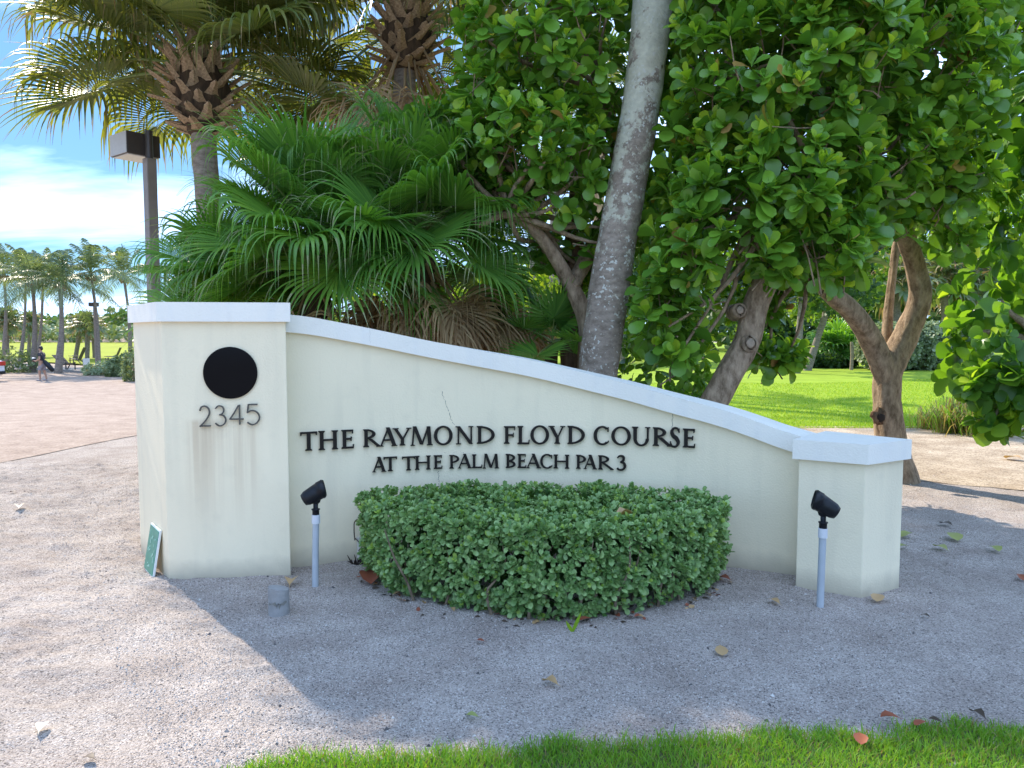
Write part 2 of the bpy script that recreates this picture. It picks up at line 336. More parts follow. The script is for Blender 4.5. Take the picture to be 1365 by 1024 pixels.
M['clusia_y'] = leaf_mat("clusia_young_leaf", (0.25, 0.43, 0.03), (0.42, 0.56, 0.055), 0.42, 0.33, 0.45, (1.7, 1.6, 0.7))
M['clusia_old'] = leaf_mat("clusia_ageing_leaf", (0.42, 0.34, 0.05), (0.36, 0.20, 0.07), 0.35, 0.45, 0.4, (1.3, 1.2, 0.7))
M['clusia_bark'] = bark_mat("clusia_bark", (0.13, 0.085, 0.05), (0.52, 0.385, 0.26), 17, (1, 1, 0.4), 1.0)
M['wood_cut'] = plain("cut_wood", (0.36, 0.27, 0.19), 0.8, var=0.4, scale=40)
M['hollow'] = plain("rotten_hollow", (0.03, 0.02, 0.015), 0.95)
M['seagrape'] = leaf_mat("sea_grape_leaf", (0.05, 0.14, 0.02), (0.12, 0.26, 0.035), 0.48, 0.35, 0.5, (2.6, 2.2, 0.6))
M['hedge'] = leaf_mat("hedge_leaf", (0.10, 0.21, 0.055), (0.33, 0.48, 0.19), 0.22, 0.42, 0.4, (1.6, 1.6, 0.8))
M['hedge_y'] = leaf_mat("hedge_young_leaf", (0.24, 0.38, 0.06), (0.34, 0.46, 0.11), 0.3, 0.42, 0.4, (1.6, 1.6, 0.8))
M['twig'] = bark_mat("twig_bark", (0.10, 0.07, 0.045), (0.30, 0.23, 0.16), 30, (1, 1, 0.4), 0.4)
M['fan'] = leaf_mat("fan_palm_leaf", (0.075, 0.195, 0.034), (0.16, 0.32, 0.055), 0.36, 0.36, 0.5, (2.2, 2.1, 0.6))
M['fan_tip'] = leaf_mat("fan_palm_tip", (0.20, 0.24, 0.10), (0.34, 0.36, 0.19), 0.3, 0.5, 0.3, (1.4, 1.3, 0.8))
M['petiole'] = plain("petiole_green", (0.17, 0.23, 0.06), 0.45)
M['sabal'] = leaf_mat("sabal_leaf", (0.075, 0.115, 0.025), (0.18, 0.205, 0.05), 0.36, 0.4, 0.5, (2.3, 2.0, 0.7))
M['sabal_tip'] = leaf_mat("sabal_tip", (0.19, 0.15, 0.07), (0.32, 0.26, 0.14), 0.3, 0.6, 0.3, (1.5, 1.3, 0.8))
M['dead'] = leaf_mat("dead_frond", (0.28, 0.18, 0.09), (0.52, 0.38, 0.21), 0.3, 0.7, 0.2, (1.6, 1.3, 0.8))
M['boot'] = bark_mat("leaf_base_boot", (0.22, 0.135, 0.075), (0.60, 0.43, 0.27), 14, (1, 1, 0.4), 0.7)
M['boot_core'] = bark_mat("boot_core_fibre", (0.035, 0.022, 0.014), (0.13, 0.08, 0.045), 18, (1, 1, 0.3), 1.0)
M['sabal_bark'] = bark_mat("sabal_bark", (0.15, 0.115, 0.085), (0.36, 0.30, 0.235), 10, (1, 1, 2.2), 0.8)
M['coco_bark'] = bark_mat("coconut_bark", (0.19, 0.148, 0.11), (0.43, 0.35, 0.275), 11, (1, 1, 1.6), 0.9, rings=5, lichen=True, lz=(1.2, 4.6), lcol=(0.62, 0.59, 0.45))
M['coco_bark2'] = bark_mat("palm_bark_grey", (0.13, 0.11, 0.095), (0.30, 0.26, 0.22), 8, (1, 1, 2), 0.8)
M['red_bark'] = bark_mat("reddish_bark", (0.07, 0.04, 0.025), (0.27, 0.17, 0.105), 16, (1, 1, 0.3), 1.0)
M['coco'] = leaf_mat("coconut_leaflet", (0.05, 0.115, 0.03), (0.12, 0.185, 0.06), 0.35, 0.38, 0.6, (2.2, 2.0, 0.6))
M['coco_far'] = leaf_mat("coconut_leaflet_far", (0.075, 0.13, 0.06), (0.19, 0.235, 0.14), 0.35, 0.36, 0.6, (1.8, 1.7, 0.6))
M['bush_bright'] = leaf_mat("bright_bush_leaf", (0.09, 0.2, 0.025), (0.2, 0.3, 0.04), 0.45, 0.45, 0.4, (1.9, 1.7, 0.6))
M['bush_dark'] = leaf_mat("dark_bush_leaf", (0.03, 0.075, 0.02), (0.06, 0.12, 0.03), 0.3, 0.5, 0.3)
M['silver'] = leaf_mat("silvery_leaf", (0.17, 0.24, 0.13), (0.34, 0.40, 0.25), 0.3, 0.5, 0.4, (1.3, 1.3, 0.9))
M['dune'] = leaf_mat("dune_scrub", (0.10, 0.15, 0.06), (0.20, 0.25, 0.12), 0.3, 0.6, 0.3, (1.5, 1.4, 0.7))
M['dune_g'] = leaf_mat("dune_green", (0.07, 0.14, 0.025), (0.13, 0.21, 0.04), 0.3, 0.6, 0.3, (1.5, 1.4, 0.7))
M['pvc'] = plain("grey_pipe", (0.42, 0.45, 0.48), 0.45, var=0.15, scale=9)
M['pvc_w'] = plain("white_pipe_collar", (0.62, 0.63, 0.66), 0.45)
M['blackpl'] = plain("black_plastic", (0.008, 0.009, 0.012), 0.4, 0.0, 0.3, var=0.3, scale=25)
M['glass_dk'] = plain("lamp_lens", (0.03, 0.035, 0.04), 0.08)
M['concrete'] = plain("concrete", (0.30, 0.29, 0.28), 0.9, var=0.35, scale=18, bump=0.6, bscale=90)
M['wire'] = plain("rusty_wire", (0.12, 0.09, 0.07), 0.6, 0.5)
M['offwhite'] = plain("weathered_white", (0.58, 0.54, 0.47), 0.7, var=0.25, scale=30)
M['green_sign'] = plain("green_enamel", (0.04, 0.24, 0.17), 0.35, var=0.25, scale=18)
M['sign_white'] = plain("sign_white", (0.74, 0.76, 0.74), 0.4)
M['pale_mark'] = plain("worn_pale_print", (0.30, 0.52, 0.42), 0.5, var=0.3)
M['lamp_bronze'] = plain("lamp_bronze_paint", (0.07, 0.058, 0.05), 0.4, 0.2)
M['lamp_lit_grey'] = plain("lamp_lit_side_grey", (0.48, 0.45, 0.42), 0.5, 0.1)  # lighter grey that paints the lit side of the lamp box
M['pole_brown'] = plain("pole_brown", (0.24, 0.20, 0.17), 0.55, 0.1, var=0.3, scale=6)
M['lens'] = plain("frosted_lens", (0.62, 0.60, 0.55), 0.3)
M['tan_leaf'] = leaf_mat("fallen_tan", (0.42, 0.27, 0.13), (0.46, 0.30, 0.15), 0.1, 0.6)
M['red_leaf'] = leaf_mat("fallen_red", (0.24, 0.065, 0.035), (0.28, 0.085, 0.04), 0.1, 0.6)
M['green_leaf'] = leaf_mat("fallen_green", (0.26, 0.30, 0.09), (0.33, 0.34, 0.11), 0.1, 0.6)
M['dark_leaf'] = leaf_mat("fallen_dark", (0.05, 0.035, 0.025), (0.07, 0.045, 0.03), 0.1, 0.6)
M['pale_leaf'] = leaf_mat("fallen_pale", (0.6, 0.52, 0.42), (0.62, 0.55, 0.44), 0.1, 0.6)

# ------------------------------------------------------------------ ground, road, lawns (the setting)
def sheet(name, xs, ys, zoff, mat, z=None):
    X, Y = np.meshgrid(xs, ys, indexing='ij') if np.ndim(xs) == 1 else (xs, ys)
    Z = hgt(X, Y) + zoff if z is None else z(X, Y)
    a, b = X.shape; V = np.stack([X, Y, Z], -1).reshape(-1, 3)
    i = np.arange(a - 1)[:, None] * b; j = np.arange(b - 1)[None]
    F = np.stack([i + j, i + b + j, i + b + j + 1, i + j + 1], -1).reshape(-1, 4)
    mb = MB(); mb.add(V, F, 0, True); return tag(mb.build(name, mat), kind='structure')


def axis(lo, hi, fine_lo, fine_hi, st):
    a = list(np.arange(fine_lo, fine_hi + 1e-6, st)); q = fine_hi; s = st
    while q < hi: s *= 1.25; q = min(hi, q + s); a.append(q)
    q = fine_lo; s = st
    while q > lo: s *= 1.25; q = max(lo, q - s); a.insert(0, q)
    return np.array(a)


def gz(x, y):
    """height of the loose gravel surface round the sign"""
    near = S((np.asarray(x) + 6.6) / 0.8) * S((9.6 - np.asarray(y)) / 0.8) * S((7.2 - np.asarray(x)) / 0.8)
    n = 0.030 * vnoise(x, y, 0.9, 3) + 0.016 * vnoise(x, y, 0.26, 4) + 0.012 * vnoise(x, y, 0.09, 5) + 0.007 * vnoise(x, y, 0.035, 6)
    lf = S((-1.2 - np.asarray(x)) / 1.5)
    n = n + lf * (0.012 * vnoise(np.asarray(x) * .6 + np.asarray(y), np.asarray(y) * 2.2, 0.10, 8) + 0.012 * np.maximum(vnoise(x, y, 0.055, 12), 0.12))
    return hgt(x, y) + 0.004 + near * n * (0.75 + 1.0 * lf) - (1 - near) * 0.006


sheet("ground", axis(-900, 900, -40, 30, 1.0), axis(-60, 1500, 0, 60, 1.0), 0, M['sand'], lambda X, Y: hgt(X, Y) - .05 - .05 * ((X > -5.6) & (X < 6.4) & (Y > -2.4) & (Y < 8.6)))
gx = np.concatenate([np.arange(-10, -7, .12), np.arange(-7, 7.8, 0.028)]); gv = np.concatenate([np.arange(-3, 1.5, 0.15), np.arange(1.5, 9.6, 0.028)])
gw = np.linspace(0, 1, 24)[1:]; gmax = np.where(gx < 0.5, 15.0, 12.1)
GVY = np.concatenate([np.repeat(gv[None], len(gx), 0), gv[-1] + (gmax[:, None] - gv[-1]) * gw[None]], 1)
sheet("gravel_bed", np.repeat(gx[:, None], GVY.shape[1], 1), GVY, 0, M['gravel'], gz)

sx = np.linspace(2.4, 11, 120); s0 = 8.3 - .35 * (sx - 3) + .5 * vnoise(sx, sx * 0, .9, 31) + .2 * vnoise(sx, sx * 0, .25, 32); SY = s0[:, None] + (12.6 - s0)[:, None] * np.linspace(0, 1, 60)[None]
sheet("sand_path", np.repeat(sx[:, None], 60, 1), SY, 0, M['sand_warm'], lambda X, Y: gz(X, Y) + .006 + .01 * vnoise(X, Y, .3, 33))
cx = np.concatenate([np.linspace(-75, -8, 40), np.linspace(-7.5, -5.9, 22), np.linspace(-5.7, -1.2, 14)])
near_y = np.interp(cx, [-75, -6.35, -6.15, -5.95, -4.5, -1.2], [8.55, 8.65, 9.4, 11.7, 16, 23]) + 0.05 * vnoise(cx, cx * 0, 0.3, 9)
far_y = 39.4 - 0.726 * (cx + 19.4)
tt = np.linspace(0, 1, 60) ** 1.6
RX = np.repeat(cx[:, None], 60, 1); RY = near_y[:, None] + (far_y - near_y)[:, None] * tt[None]
sheet("parking_road", RX, RY, 0.006, M['asphalt'])
fx = np.linspace(-130, 0, 90); gy = 45.5 - 0.726 * (fx + 19.4); gy = np.where(fx < -19, gy, 45.5)
GX = np.repeat(fx[:, None], 50, 1); GY = gy[:, None] + (190 - gy)[:, None] * (np.linspace(0, 1, 50) ** 1.4)[None]
sheet("golf_fairway", GX, GY, 0.05, M['field'])
lx = np.linspace(-1, 60, 80); ln = 12.4 + 0.25 * vnoise(lx, lx * 0, 1.2, 14) + 0.06 * vnoise(lx, lx * 0, 0.3, 15) + S((lx - 8) / 10) * 3
LX = np.repeat(lx[:, None], 60, 1); LY = ln[:, None] + (110 - ln)[:, None] * (np.linspace(0, 1, 60) ** 1.5)[None]
sheet("lawn", LX, LY, -0.012, M['lawn'])

kb = MB()
for k in range(22):                                   # kerb stones butt along the far side of the road
    x0 = -46 + k * 1.75; x1 = x0 + 1.71
    y0, y1 = 39.4 - 0.726 * (x0 + 19.4), 39.4 - 0.726 * (x1 + 19.4)
    z = float(hgt((x0 + x1) / 2, (y0 + y1) / 2)); dn = np.array((0.587, 0.81)) * 0.16
    prism(kb, [(x0, y0), (x1, y1), (x1 + dn[0], y1 + dn[1]), (x0 + dn[0], y0 + dn[1])], z - 0.1, z + 0.13)
tag(kb.build("kerb", M['concrete']), kind='structure')


def blades(n, xf, yf, h, w, mats, name, zf, dry=0.06, flat=0.35):
    r = np.random.default_rng(len(name) + n); x = xf(r, n); y = yf(r, n, x); z = zf(x, y)
    a = r.random(n) * 2 * np.pi; hh = h * (0.55 + 0.7 * r.random(n)); lean = (r.random((n, 2)) - 0.5) * 2 * flat * hh[:, None]
    s = np.stack([np.cos(a), np.sin(a), 0 * a], -1) * (w * (0.7 + 0.6 * r.random(n)))[:, None] / 2
    P = np.stack([x, y, z - 0.004], -1); m1 = P + np.stack([lean[:, 0] * 0.35, lean[:, 1] * 0.35, hh * 0.6], -1); t = P + np.stack([lean[:, 0], lean[:, 1], hh * 0.95], -1)
    V = np.stack([P - s, P + s, m1 + s * 0.8, m1 - s * 0.8, t], 1).reshape(-1, 3)
    i = np.arange(n) * 5; d = r.random(n) < dry; mb = MB()
    mb.add(V, np.zeros((0, 4), int)); mb.V.append(V); mb.n += len(V)
    for sel, m in ((~d, 0), (d, 1)):
        k = i[sel]
        if len(k) == 0: continue
        mb.F.append((np.stack([k, k + 1, k + 2, k + 3], -1), m, True)); mb.F.append((np.stack([k + 3, k + 2, k + 4], -1), m, True))
    return tag(mb.build(name, mats), kind='stuff')


def strip_y(x):
    return np.interp(x, [-1.15, -0.85, -0.12, 0.18, 0.55, 1.1, 1.7, 2.2, 4.0], [2.58, 2.68, 2.72, 2.79, 2.82, 2.85, 2.90, 2.90, 2.95]) + 0.10 * vnoise(x, 0 * np.asarray(x), 0.11, 21) + 0.05 * vnoise(x, 0 * np.asarray(x), 0.035, 22)


def strip_p(r, n, x):
    top = strip_y(x); return top - np.abs(r.random(n) ** 1.25) * 1.1 + 0.03 * r.standard_normal(n)


blades(62000, lambda r, n: -1.15 + r.random(n) * 3.7, strip_p, 0.042, 0.0042, [M['blade'], M['blade_dry']], "grass", lambda x, y: gz(x, y), 0.08, 0.75)
sheet("grass_strip", np.linspace(-1.3, 5, 180)[:, None] * np.ones((1, 30)), strip_y(np.linspace(-1.3, 5, 180))[:, None] - 0.03 - np.linspace(0, 1, 30)[None] * 4.2, 0, M['grass_soil'], lambda X, Y: gz(X, Y) + 0.004)
blades(90000, lambda r, n: 2.5 + r.random(n) * 12, lambda r, n, x: 12.3 + 0.25 * vnoise(x, x * 0, 1.2, 14) + 11 * r.random(n) ** 1.8 + S((x - 8) / 10) * 3, 0.045, 0.009, [M['lawn_blade'], M['blade']], "grass", lambda x, y: hgt(x, y) - 0.012, 0.28, 0.6)


def pebbles(n, name, mats, lo=.0020, hi=.0036, ex=2.5):
    r = np.random.default_rng(n); d = 1.5 + 5.5 * r.random(n) ** 1.5; px = -80 + 1520 * r.random(n); x = (px - 682.5) / 1000 * d; y = d + 1.0
    keep = (y > strip_y(x) + 0.02) | (x < -1.15); x = x[keep]; y = y[keep]; n = len(x)
    s = (lo + hi * r.random(n) ** ex); q = np.array([(1, 0, 0), (-.5, .87, 0), (-.5, -.87, 0), (0, 0, 0.9), (.55, .3, .6)])
    a = r.random(n) * 6.28; ca, sa = np.cos(a), np.sin(a); J = 1 + 0.5 * (r.random((n, 5, 3)) - .5); T = q[None] * J * s[:, None, None]
    V = np.stack([T[..., 0] * ca[:, None] - T[..., 1] * sa[:, None], T[..., 0] * sa[:, None] + T[..., 1] * ca[:, None], T[..., 2]], -1) + np.stack([x, y, gz(x, y) - 0.0008], -1)[:, None]
    mb = MB(); base = np.arange(n) * 5; w = r.random(n); mb.V.append(V.reshape(-1, 3)); mb.n = n * 5
    for m, (lo, hi) in enumerate(((0, .62), (.62, .80), (.80, 1.01))):
        k = base[(w >= lo) & (w < hi)]
        F = np.concatenate([np.stack([k + a_, k + b_, k + c_], -1) for a_, b_, c_ in ((0, 1, 3), (1, 2, 3), (2, 0, 3), (0, 4, 3), (1, 4, 0))]); mb.F.append((F, m, False))
    tag(mb.build(name, mats), kind='stuff')


M['peb_a'] = plain("pebble_mid", (0.42, 0.37, 0.33), 0.9, var=0.3, scale=60); M['peb_b'] = plain("pebble_dark", (0.10, 0.09, 0.088), 0.9, var=0.3, scale=60); M['peb_c'] = plain("pebble_pale", (0.62, 0.59, 0.55), 0.9, var=0.2, scale=60)
pebbles(90000, "gravel_stones", [M['peb_a'], M['peb_b'], M['peb_c']])
pebbles(700, "scattered_grit", [M['peb_a'], M['peb_b'], M['peb_c']], .005, .009, 3)

# ------------------------------------------------------------------ the entrance sign wall
def wall_y(x): return 5.36 - 0.17 * x * x


def wall_hit(px, py, off=0.0):
    """world point of the curved front face under a pixel; off moves towards the camera"""
    d = ray(px, py); t = 5.0
    for _ in range(40): t += (wall_y(t * d.x) - off - t * d.y) / (d.y + 0.34 * t * d.x * d.x) * 0.9
    return Vector((0, 0, CAM_H)) + d * t


def plane_hit(px, py, A, B):
    d = ray(px, py); A = Vector((*A, 0)); B = Vector((*B, 0)); n = Vector((B.y - A.y, A.x - B.x, 0)).normalized()
    t = n.dot(A - Vector((0, 0, CAM_H))) / n.dot(d); return Vector((0, 0, CAM_H)) + d * t


sign = thing("entrance_sign", "cream curved entrance wall with white sloping coping and raised dark lettering", "entrance sign", (0, 5.3, 0))
TOPPX = [(387, 418), (400, 420.6), (493, 438), (560, 452.5), (637, 467), (708, 480), (780, 497.5), (860, 517), (897, 529), (953, 541.6), (1008, 560), (1045, 574), (1075, 586)]
tp = np.array([tuple(wall_hit(px, py, 0.035)) for px, py in TOPPX])
xs_w = np.linspace(-1.62, 1.92, 70); ztop = np.interp(xs_w, tp[:, 0], tp[:, 2])
ztop = np.convolve(np.pad(ztop, 3, mode='reflect', reflect_type='odd'), np.ones(7) / 7, 'valid'); COPE = 0.115


def wall_frame(xs):
    y = wall_y(xs); n = nrm(np.stack([-0.34 * xs, -np.ones_like(xs)], -1)); return np.stack([xs, y], -1), n      # n faces the camera


def wall_band(name, zlo, zhi, f_off, b_off, mat):
    P, n = wall_frame(xs_w); A = P + n * f_off; B = P - n * b_off; k = len(xs_w); mb = MB()
    rows = [np.column_stack([A, zlo]), np.column_stack([A, zhi]), np.column_stack([B, zhi]), np.column_stack([B, zlo])]
    for q in range(4):
        a, b = rows[q], rows[(q + 1) % 4]; i = np.arange(k - 1)
        mb.add(np.vstack([a, b]), np.stack([i, i + 1, k + i + 1, k + i], -1), 0, True)
    for e in (0, k - 1): mb.add(np.array([r_[e] for r_ in rows]), [(0, 1, 2, 3)], 0, False)
    return mb.build(name, mat, sign)


wall_band("wall_panel", np.full(70, -0.12), ztop - COPE, 0, 0.22, M['cream'])
wall_band("coping", ztop - COPE - 0.002, ztop, 0.033, 0.255, M['white'])
LA, LB = (-2.19, 4.69), (-1.446, 4.81)
LPOLY = [LA, LB, (-1.64, 5.32), (-2.10, 5.78), (-2.70, 5.36)]
RPOLY = [(1.763, 4.57), (2.085, 4.38), (2.41, 4.57), (2.09, 4.92)]


def grow(poly, w):
    P = np.array(poly); n = len(P); out = []
    for i in range(n):
        a = nrm(P[i] - P[i - 1]); b = nrm(P[(i + 1) % n] - P[i]); na = np.array((a[1], -a[0])); nb = np.array((b[1], -b[0])); h = na + nb
        out.append(P[i] + h / (h @ h) * 2 * w * 1.0)
    return out


for poly, z0, z1 in ((LPOLY, 1.663, 1.783), (RPOLY, 0.822, 0.940)):
    mb = MB(); prism(mb, poly, -0.12, z0); p = bevel(mb.build("pillar", M['cream_p' if z1 > 1.2 else 'cream'], sign), 0.006)
    mb = MB(); prism(mb, grow(poly, 0.028), z0 - 0.001, z1); bevel(mb.build("pillar_cap", M['white'], p), 0.005)

# round black plaque and the house number, standing on pins off the left pillar
nL = Vector((LB[1] - LA[1], LA[0] - LB[0], 0)).normalized(); tL = Vector((LB[0] - LA[0], LB[1] - LA[1], 0)).normalized()


def flat_frame(o, t, n):           # local x along the face, y up, z out of it
    return Matrix(((t.x, 0, n.x, o.x), (t.y, 0, n.y, o.y), (t.z, 1, n.z, o.z), (0, 0, 0, 1)))


def put(mb, name, mat, Mx, parent):
    o = mb.build(name, mat, parent); o.matrix_basis = Mx; return o


pc = plane_hit(307.5, 497, LA, LB); mb = MB(); th = np.linspace(0, 2 * np.pi, 64, endpoint=False); rd = 0.1645
ring = lambda r_, z: np.stack([np.cos(th) * r_, np.sin(th) * r_, 0 * th + z], -1)
i = np.arange(64); j = (i + 1) % 64
mb.add(np.vstack([ring(rd, 0), ring(rd, 0.010), ring(rd - 0.004, 0.014)]), np.vstack([np.stack([i, j, j + 64, i + 64], -1), np.stack([i + 64, j + 64, j + 128, i + 128], -1)]), 0, False)
mb.add(ring(rd - 0.004, 0.014), [list(range(64))], 0, False)
put(mb, "round_plaque", M['black_gloss'], flat_frame(pc + nL * 0.002, tL, nL), sign)


class Glyph:
    """strokes as strips between two polylines; every stroke a hair prouder than the last so no faces share a plane"""
    def __init__(s): s.p = []
    def strip(s, a, b): s.p.append((np.array(a, float), np.array(b, float))); return s
    def quad(s, p, q, r_, t): return s.strip([p, t], [q, r_])          # p-q one end, t-r the other
    def line(s, x0, y0, x1, y1, w):                                    # horizontal-width stroke (diagonals)
        return s.quad((x0 - w / 2, y0), (x0 + w / 2, y0), (x1 + w / 2, y1), (x1 - w / 2, y1))
    def stem(s, x, w, sv=0.075, y0=0.0, y1=1.0, bot=True, top=True):
        s.quad((x - w / 2, y0), (x + w / 2, y0), (x + w / 2, y1), (x - w / 2, y1))
        if bot: s.serif(x, w, y0, 1, sv)
        if top: s.serif(x, w, y1, -1, sv)
        return s
    def serif(s, x, w, y, d, sv):
        return s.strip([(x - w / 2 - sv, y), (x - w / 2 - sv, y + d * .035), (x - w / 2, y + d * .11)], [(x + w / 2 + sv, y), (x + w / 2 + sv, y + d * .035), (x + w / 2, y + d * .11)])
    def arc(s, cx, cy, ro, rO, wth, wtv, a0, a1, n=22):                # ellipse ring; wth at the sides, wtv at top and bottom
        t = np.radians(np.linspace(a0, a1, n)); o = np.stack([cx + ro * np.cos(t), cy + rO * np.sin(t)], -1); q = np.stack([cx + (ro - wth) * np.cos(t), cy + (rO - wtv) * np.sin(t)], -1)
        return s.strip(o, q)
    def path(s, pts, ws, n=26):
        P = resample([(x, y, 0) for x, y in pts], n)[:, :2]; T = nrm(np.gradient(P, axis=0)); N_ = np.stack([-T[:, 1], T[:, 0]], -1)
        w = np.interp(np.linspace(0, 1, n), np.linspace(0, 1, len(ws)), ws)[:, None] / 2; return s.strip(P + N_ * w, P - N_ * w)
    def build(s, name, mat, H, depth, Mx, parent, wob=0):
        mb = MB()
        for k, (a, b) in enumerate(s.p):
            d = depth + 0.00035 * k; n = len(a); a3 = np.column_stack([a * H, np.full(n, d)]); b3 = np.column_stack([b * H, np.full(n, d)]); z = np.array((1, 1, 0))
            i = np.arange(n - 1); V = np.vstack([a3, b3, a3 * z, b3 * z])
            mb.add(V, np.vstack([np.stack([i, i + 1, n + i + 1, n + i], -1), np.stack([i, i + 1, 2*n + i + 1, 2*n + i], -1), np.stack([n + i, n + i + 1, 3*n + i + 1, 3*n + i], -1)]), 0, False)
            mb.add(V[[0, n, 3 * n, 2 * n]], [(0, 1, 2, 3)], 0, False); mb.add(V[[n - 1, 2*n - 1, 4*n - 1, 3*n - 1]], [(0, 1, 2, 3)], 0, False)
        return put(mb, name, mat, Mx, parent)


TK, TN = 0.185, 0.095          # thick and thin strokes as shares of the letter height


def glyph(ch, W):
    g = Glyph(); sv = 0.07; k, t = TK, TN; x = sv + k / 2
    arms = lambda xs, full: None
    def arm(y0, y1, x1, s_=0.10, d=0): g.quad((x, y0), (x1, y0), (x1, y1), (x, y1)); g.quad((x1 - .055, y0 - (s_ if d <= 0 else 0)), (x1, y0 - (s_ if d <= 0 else 0)), (x1 + .02, y1 + (s_ if d >= 0 else 0)), (x1 - .035, y1 + (s_ if d >= 0 else 0)))
    if ch == 'T':
        g.stem(W / 2, k, sv + .01, top=False); g.quad((0.02, 1 - t), (W - .02, 1 - t), (W - .02, 1), (.02, 1))
        g.quad((0, .80), (.06, .83), (.09, 1), (-.01, 1)); g.quad((W - .06, .83), (W, .80), (W + .01, 1), (W - .09, 1))
    elif ch == 'H': g.stem(x, k, sv); g.stem(W - x, k, sv); g.quad((x, .47), (W - x, .47), (W - x, .56), (x, .56))
    elif ch == 'E': g.stem(x, k, sv); arm(1 - t, 1, W - .04, .11, -1); arm(.47, .56, W * .82, .07); arm(0, t, W - .01, .12, 1)
    elif ch == 'F': g.stem(x, k, sv); arm(1 - t, 1, W - .02, .13, -1); arm(.45, .54, W * .84, .08)
    elif ch == 'L': g.stem(x, k, sv); arm(0, t, W - .02, .15, 1)
    elif ch in 'RPB':
        g.stem(x, k, sv); bw = (W if ch != 'R' else W * .74)
        cy, rO = (.735, .265) if ch != 'P' else (.71, .29)
        g.arc(x + .02, cy, bw - x - (.05 if ch == 'B' else .01), rO, k, t * .95, 90, -90)
        if ch == 'R': g.line(x + .20, .47, W - .05, .03, .23); g.quad((W - .2, 0), (W + .06, 0), (W + .06, .05), (W - .12, .06))
        if ch == 'B': g.arc(x + .02, .265, W - x - .02, .265, k, t, 90, -90)
    elif ch == 'A':
        g.line(.10, .02, W * .49, .97, .085); g.line(W - .16, .02, W * .48, 1.03, .215); g.quad((W * .25, .30), (W * .72, .30), (W * .68, .39), (W * .29, .39))
        g.quad((0, 0), (.25, 0), (.2, .05), (.05, .05)); g.quad((W - .33, 0), (W + .02, 0), (W - .03, .05), (W - .28, .05))
    elif ch == 'Y':
        g.stem(W / 2 + .02, k, sv, y1=.46, top=False); g.line(.14, .98, W / 2, .38, .2); g.line(W - .12, .98, W / 2 + .07, .40, .095)
        g.quad((0, .95), (.33, .95), (.33, 1), (-.02, 1)); g.quad((W - .27, .95), (W, .95), (W, 1), (W - .27, 1))
    elif ch == 'M':
        g.line(.11, .02, .19, .98, .085); g.line(W - .15, .02, W - .22, 1, .195); g.line(.22, 1.02, W / 2, .06, .19); g.line(W - .24, 1.0, W / 2 + .02, .05, .085)
        g.quad((0, 0), (.25, 0), (.2, .05), (.04, .05)); g.quad((W - .32, 0), (W + .01, 0), (W - .02, .05), (W - .28, .05))
    elif ch == 'N':
        g.line(.13, .02, .13, .98, .09); g.line(W - .12, .0, W - .12, .98, .09); g.line(.12, 1, W - .13, .02, .21)
        g.quad((.0, 0), (.27, 0), (.27, .05), (.0, .05)); g.quad((-.02, .95), (.2, .95), (.2, 1), (-.02, 1)); g.quad((W - .27, .95), (W + .0, .95), (W + .0, 1), (W - .27, 1))
    elif ch == 'D': g.stem(x, k, sv); g.arc(x - .02, .5, W - x + .01, .5, k, t, 90, -90)
    elif ch == 'O': g.arc(W / 2, .5, W / 2, .53, k, t, 0, 360, 44)
    elif ch == 'C':
        g.arc(W * .53, .5, W * .53, .53, k, t, 48, 312, 40); q = W * .53 * (1 + math.cos(R(48)))
        g.quad((q - .045, .72), (q + .03, .72), (q + .03, .96), (q - .03, .97)); g.quad((q - .08, .1), (q + .03, .13), (q + .05, .24), (q - .01, .22))
    elif ch == 'U':
        g.stem(x, k, sv, y0=.36, bot=False); g.line(W - .13, .34, W - .13, .98, .095); g.arc(W / 2 + .005, .38, W / 2 - sv - .0, .41, k * .9, t, 180, 360, 24)
        g.quad((W - .27, .95), (W, .95), (W, 1), (W - .27, 1))
    elif ch == 'S':
        g.path([(W * .90, .80), (W * .72, .96), (W * .40, .97), (W * .19, .80), (W * .30, .60), (W * .68, .42), (W * .83, .22), (W * .62, .03), (W * .28, .02), (W * .07, .17)], [.07, .1, .12, .17, .2, .2, .17, .12, .1, .07], 40)
        g.quad((W * .86, .74), (W * .95, .74), (W * .95, .98), (W * .86, .95)); g.quad((W * .03, .03), (W * .12, .06), (W * .12, .28), (W * .03, .28))
    elif ch == '3':
        g.path([(W * .08, .84), (W * .34, .98), (W * .70, .93), (W * .74, .70), (W * .40, .55)], [.09, .11, .17, .17, .08], 30)
        g.path([(W * .38, .56), (W * .78, .48), (W * .90, .24), (W * .62, .03), (W * .28, .02), (W * .06, .12)], [.08, .15, .19, .14, .11, .13], 30)
    return g


ROW1 = [('T', 400.3, 422.4, 575.5, 600.5), ('H', 424.5, 450.5, 573.9, 599.3), ('E', 455, 471.4, 572.8, 597.7), ('R', 484, 506, 572, 595.6), ('A', 505.3, 529.5, 570.4, 594.6), ('Y', 523.7, 548, 570.4, 593.6),
        ('M', 547, 576.7, 568.5, 593.6), ('O', 578.3, 603.3, 568.2, 592.6), ('N', 607.8, 631, 568, 592), ('D', 635.5, 659.7, 567.7, 591.3), ('F', 671.7, 687, 568, 591.3), ('L', 689.7, 706, 567.7, 592),
        ('O', 707, 732, 567.6, 591.6), ('Y', 731.4, 753.3, 567.7, 591.5), ('D', 756.4, 780, 567.7, 592), ('C', 791.3, 813.2, 568.4, 592.6), ('O', 815, 841, 569, 593.0), ('U', 842.6, 866.8, 569, 594), ('R', 870.3, 894, 569.8, 594.6),
        ('S', 893, 906.5, 570, 595.6), ('E', 910.3, 926.7, 571.4, 596.6)]
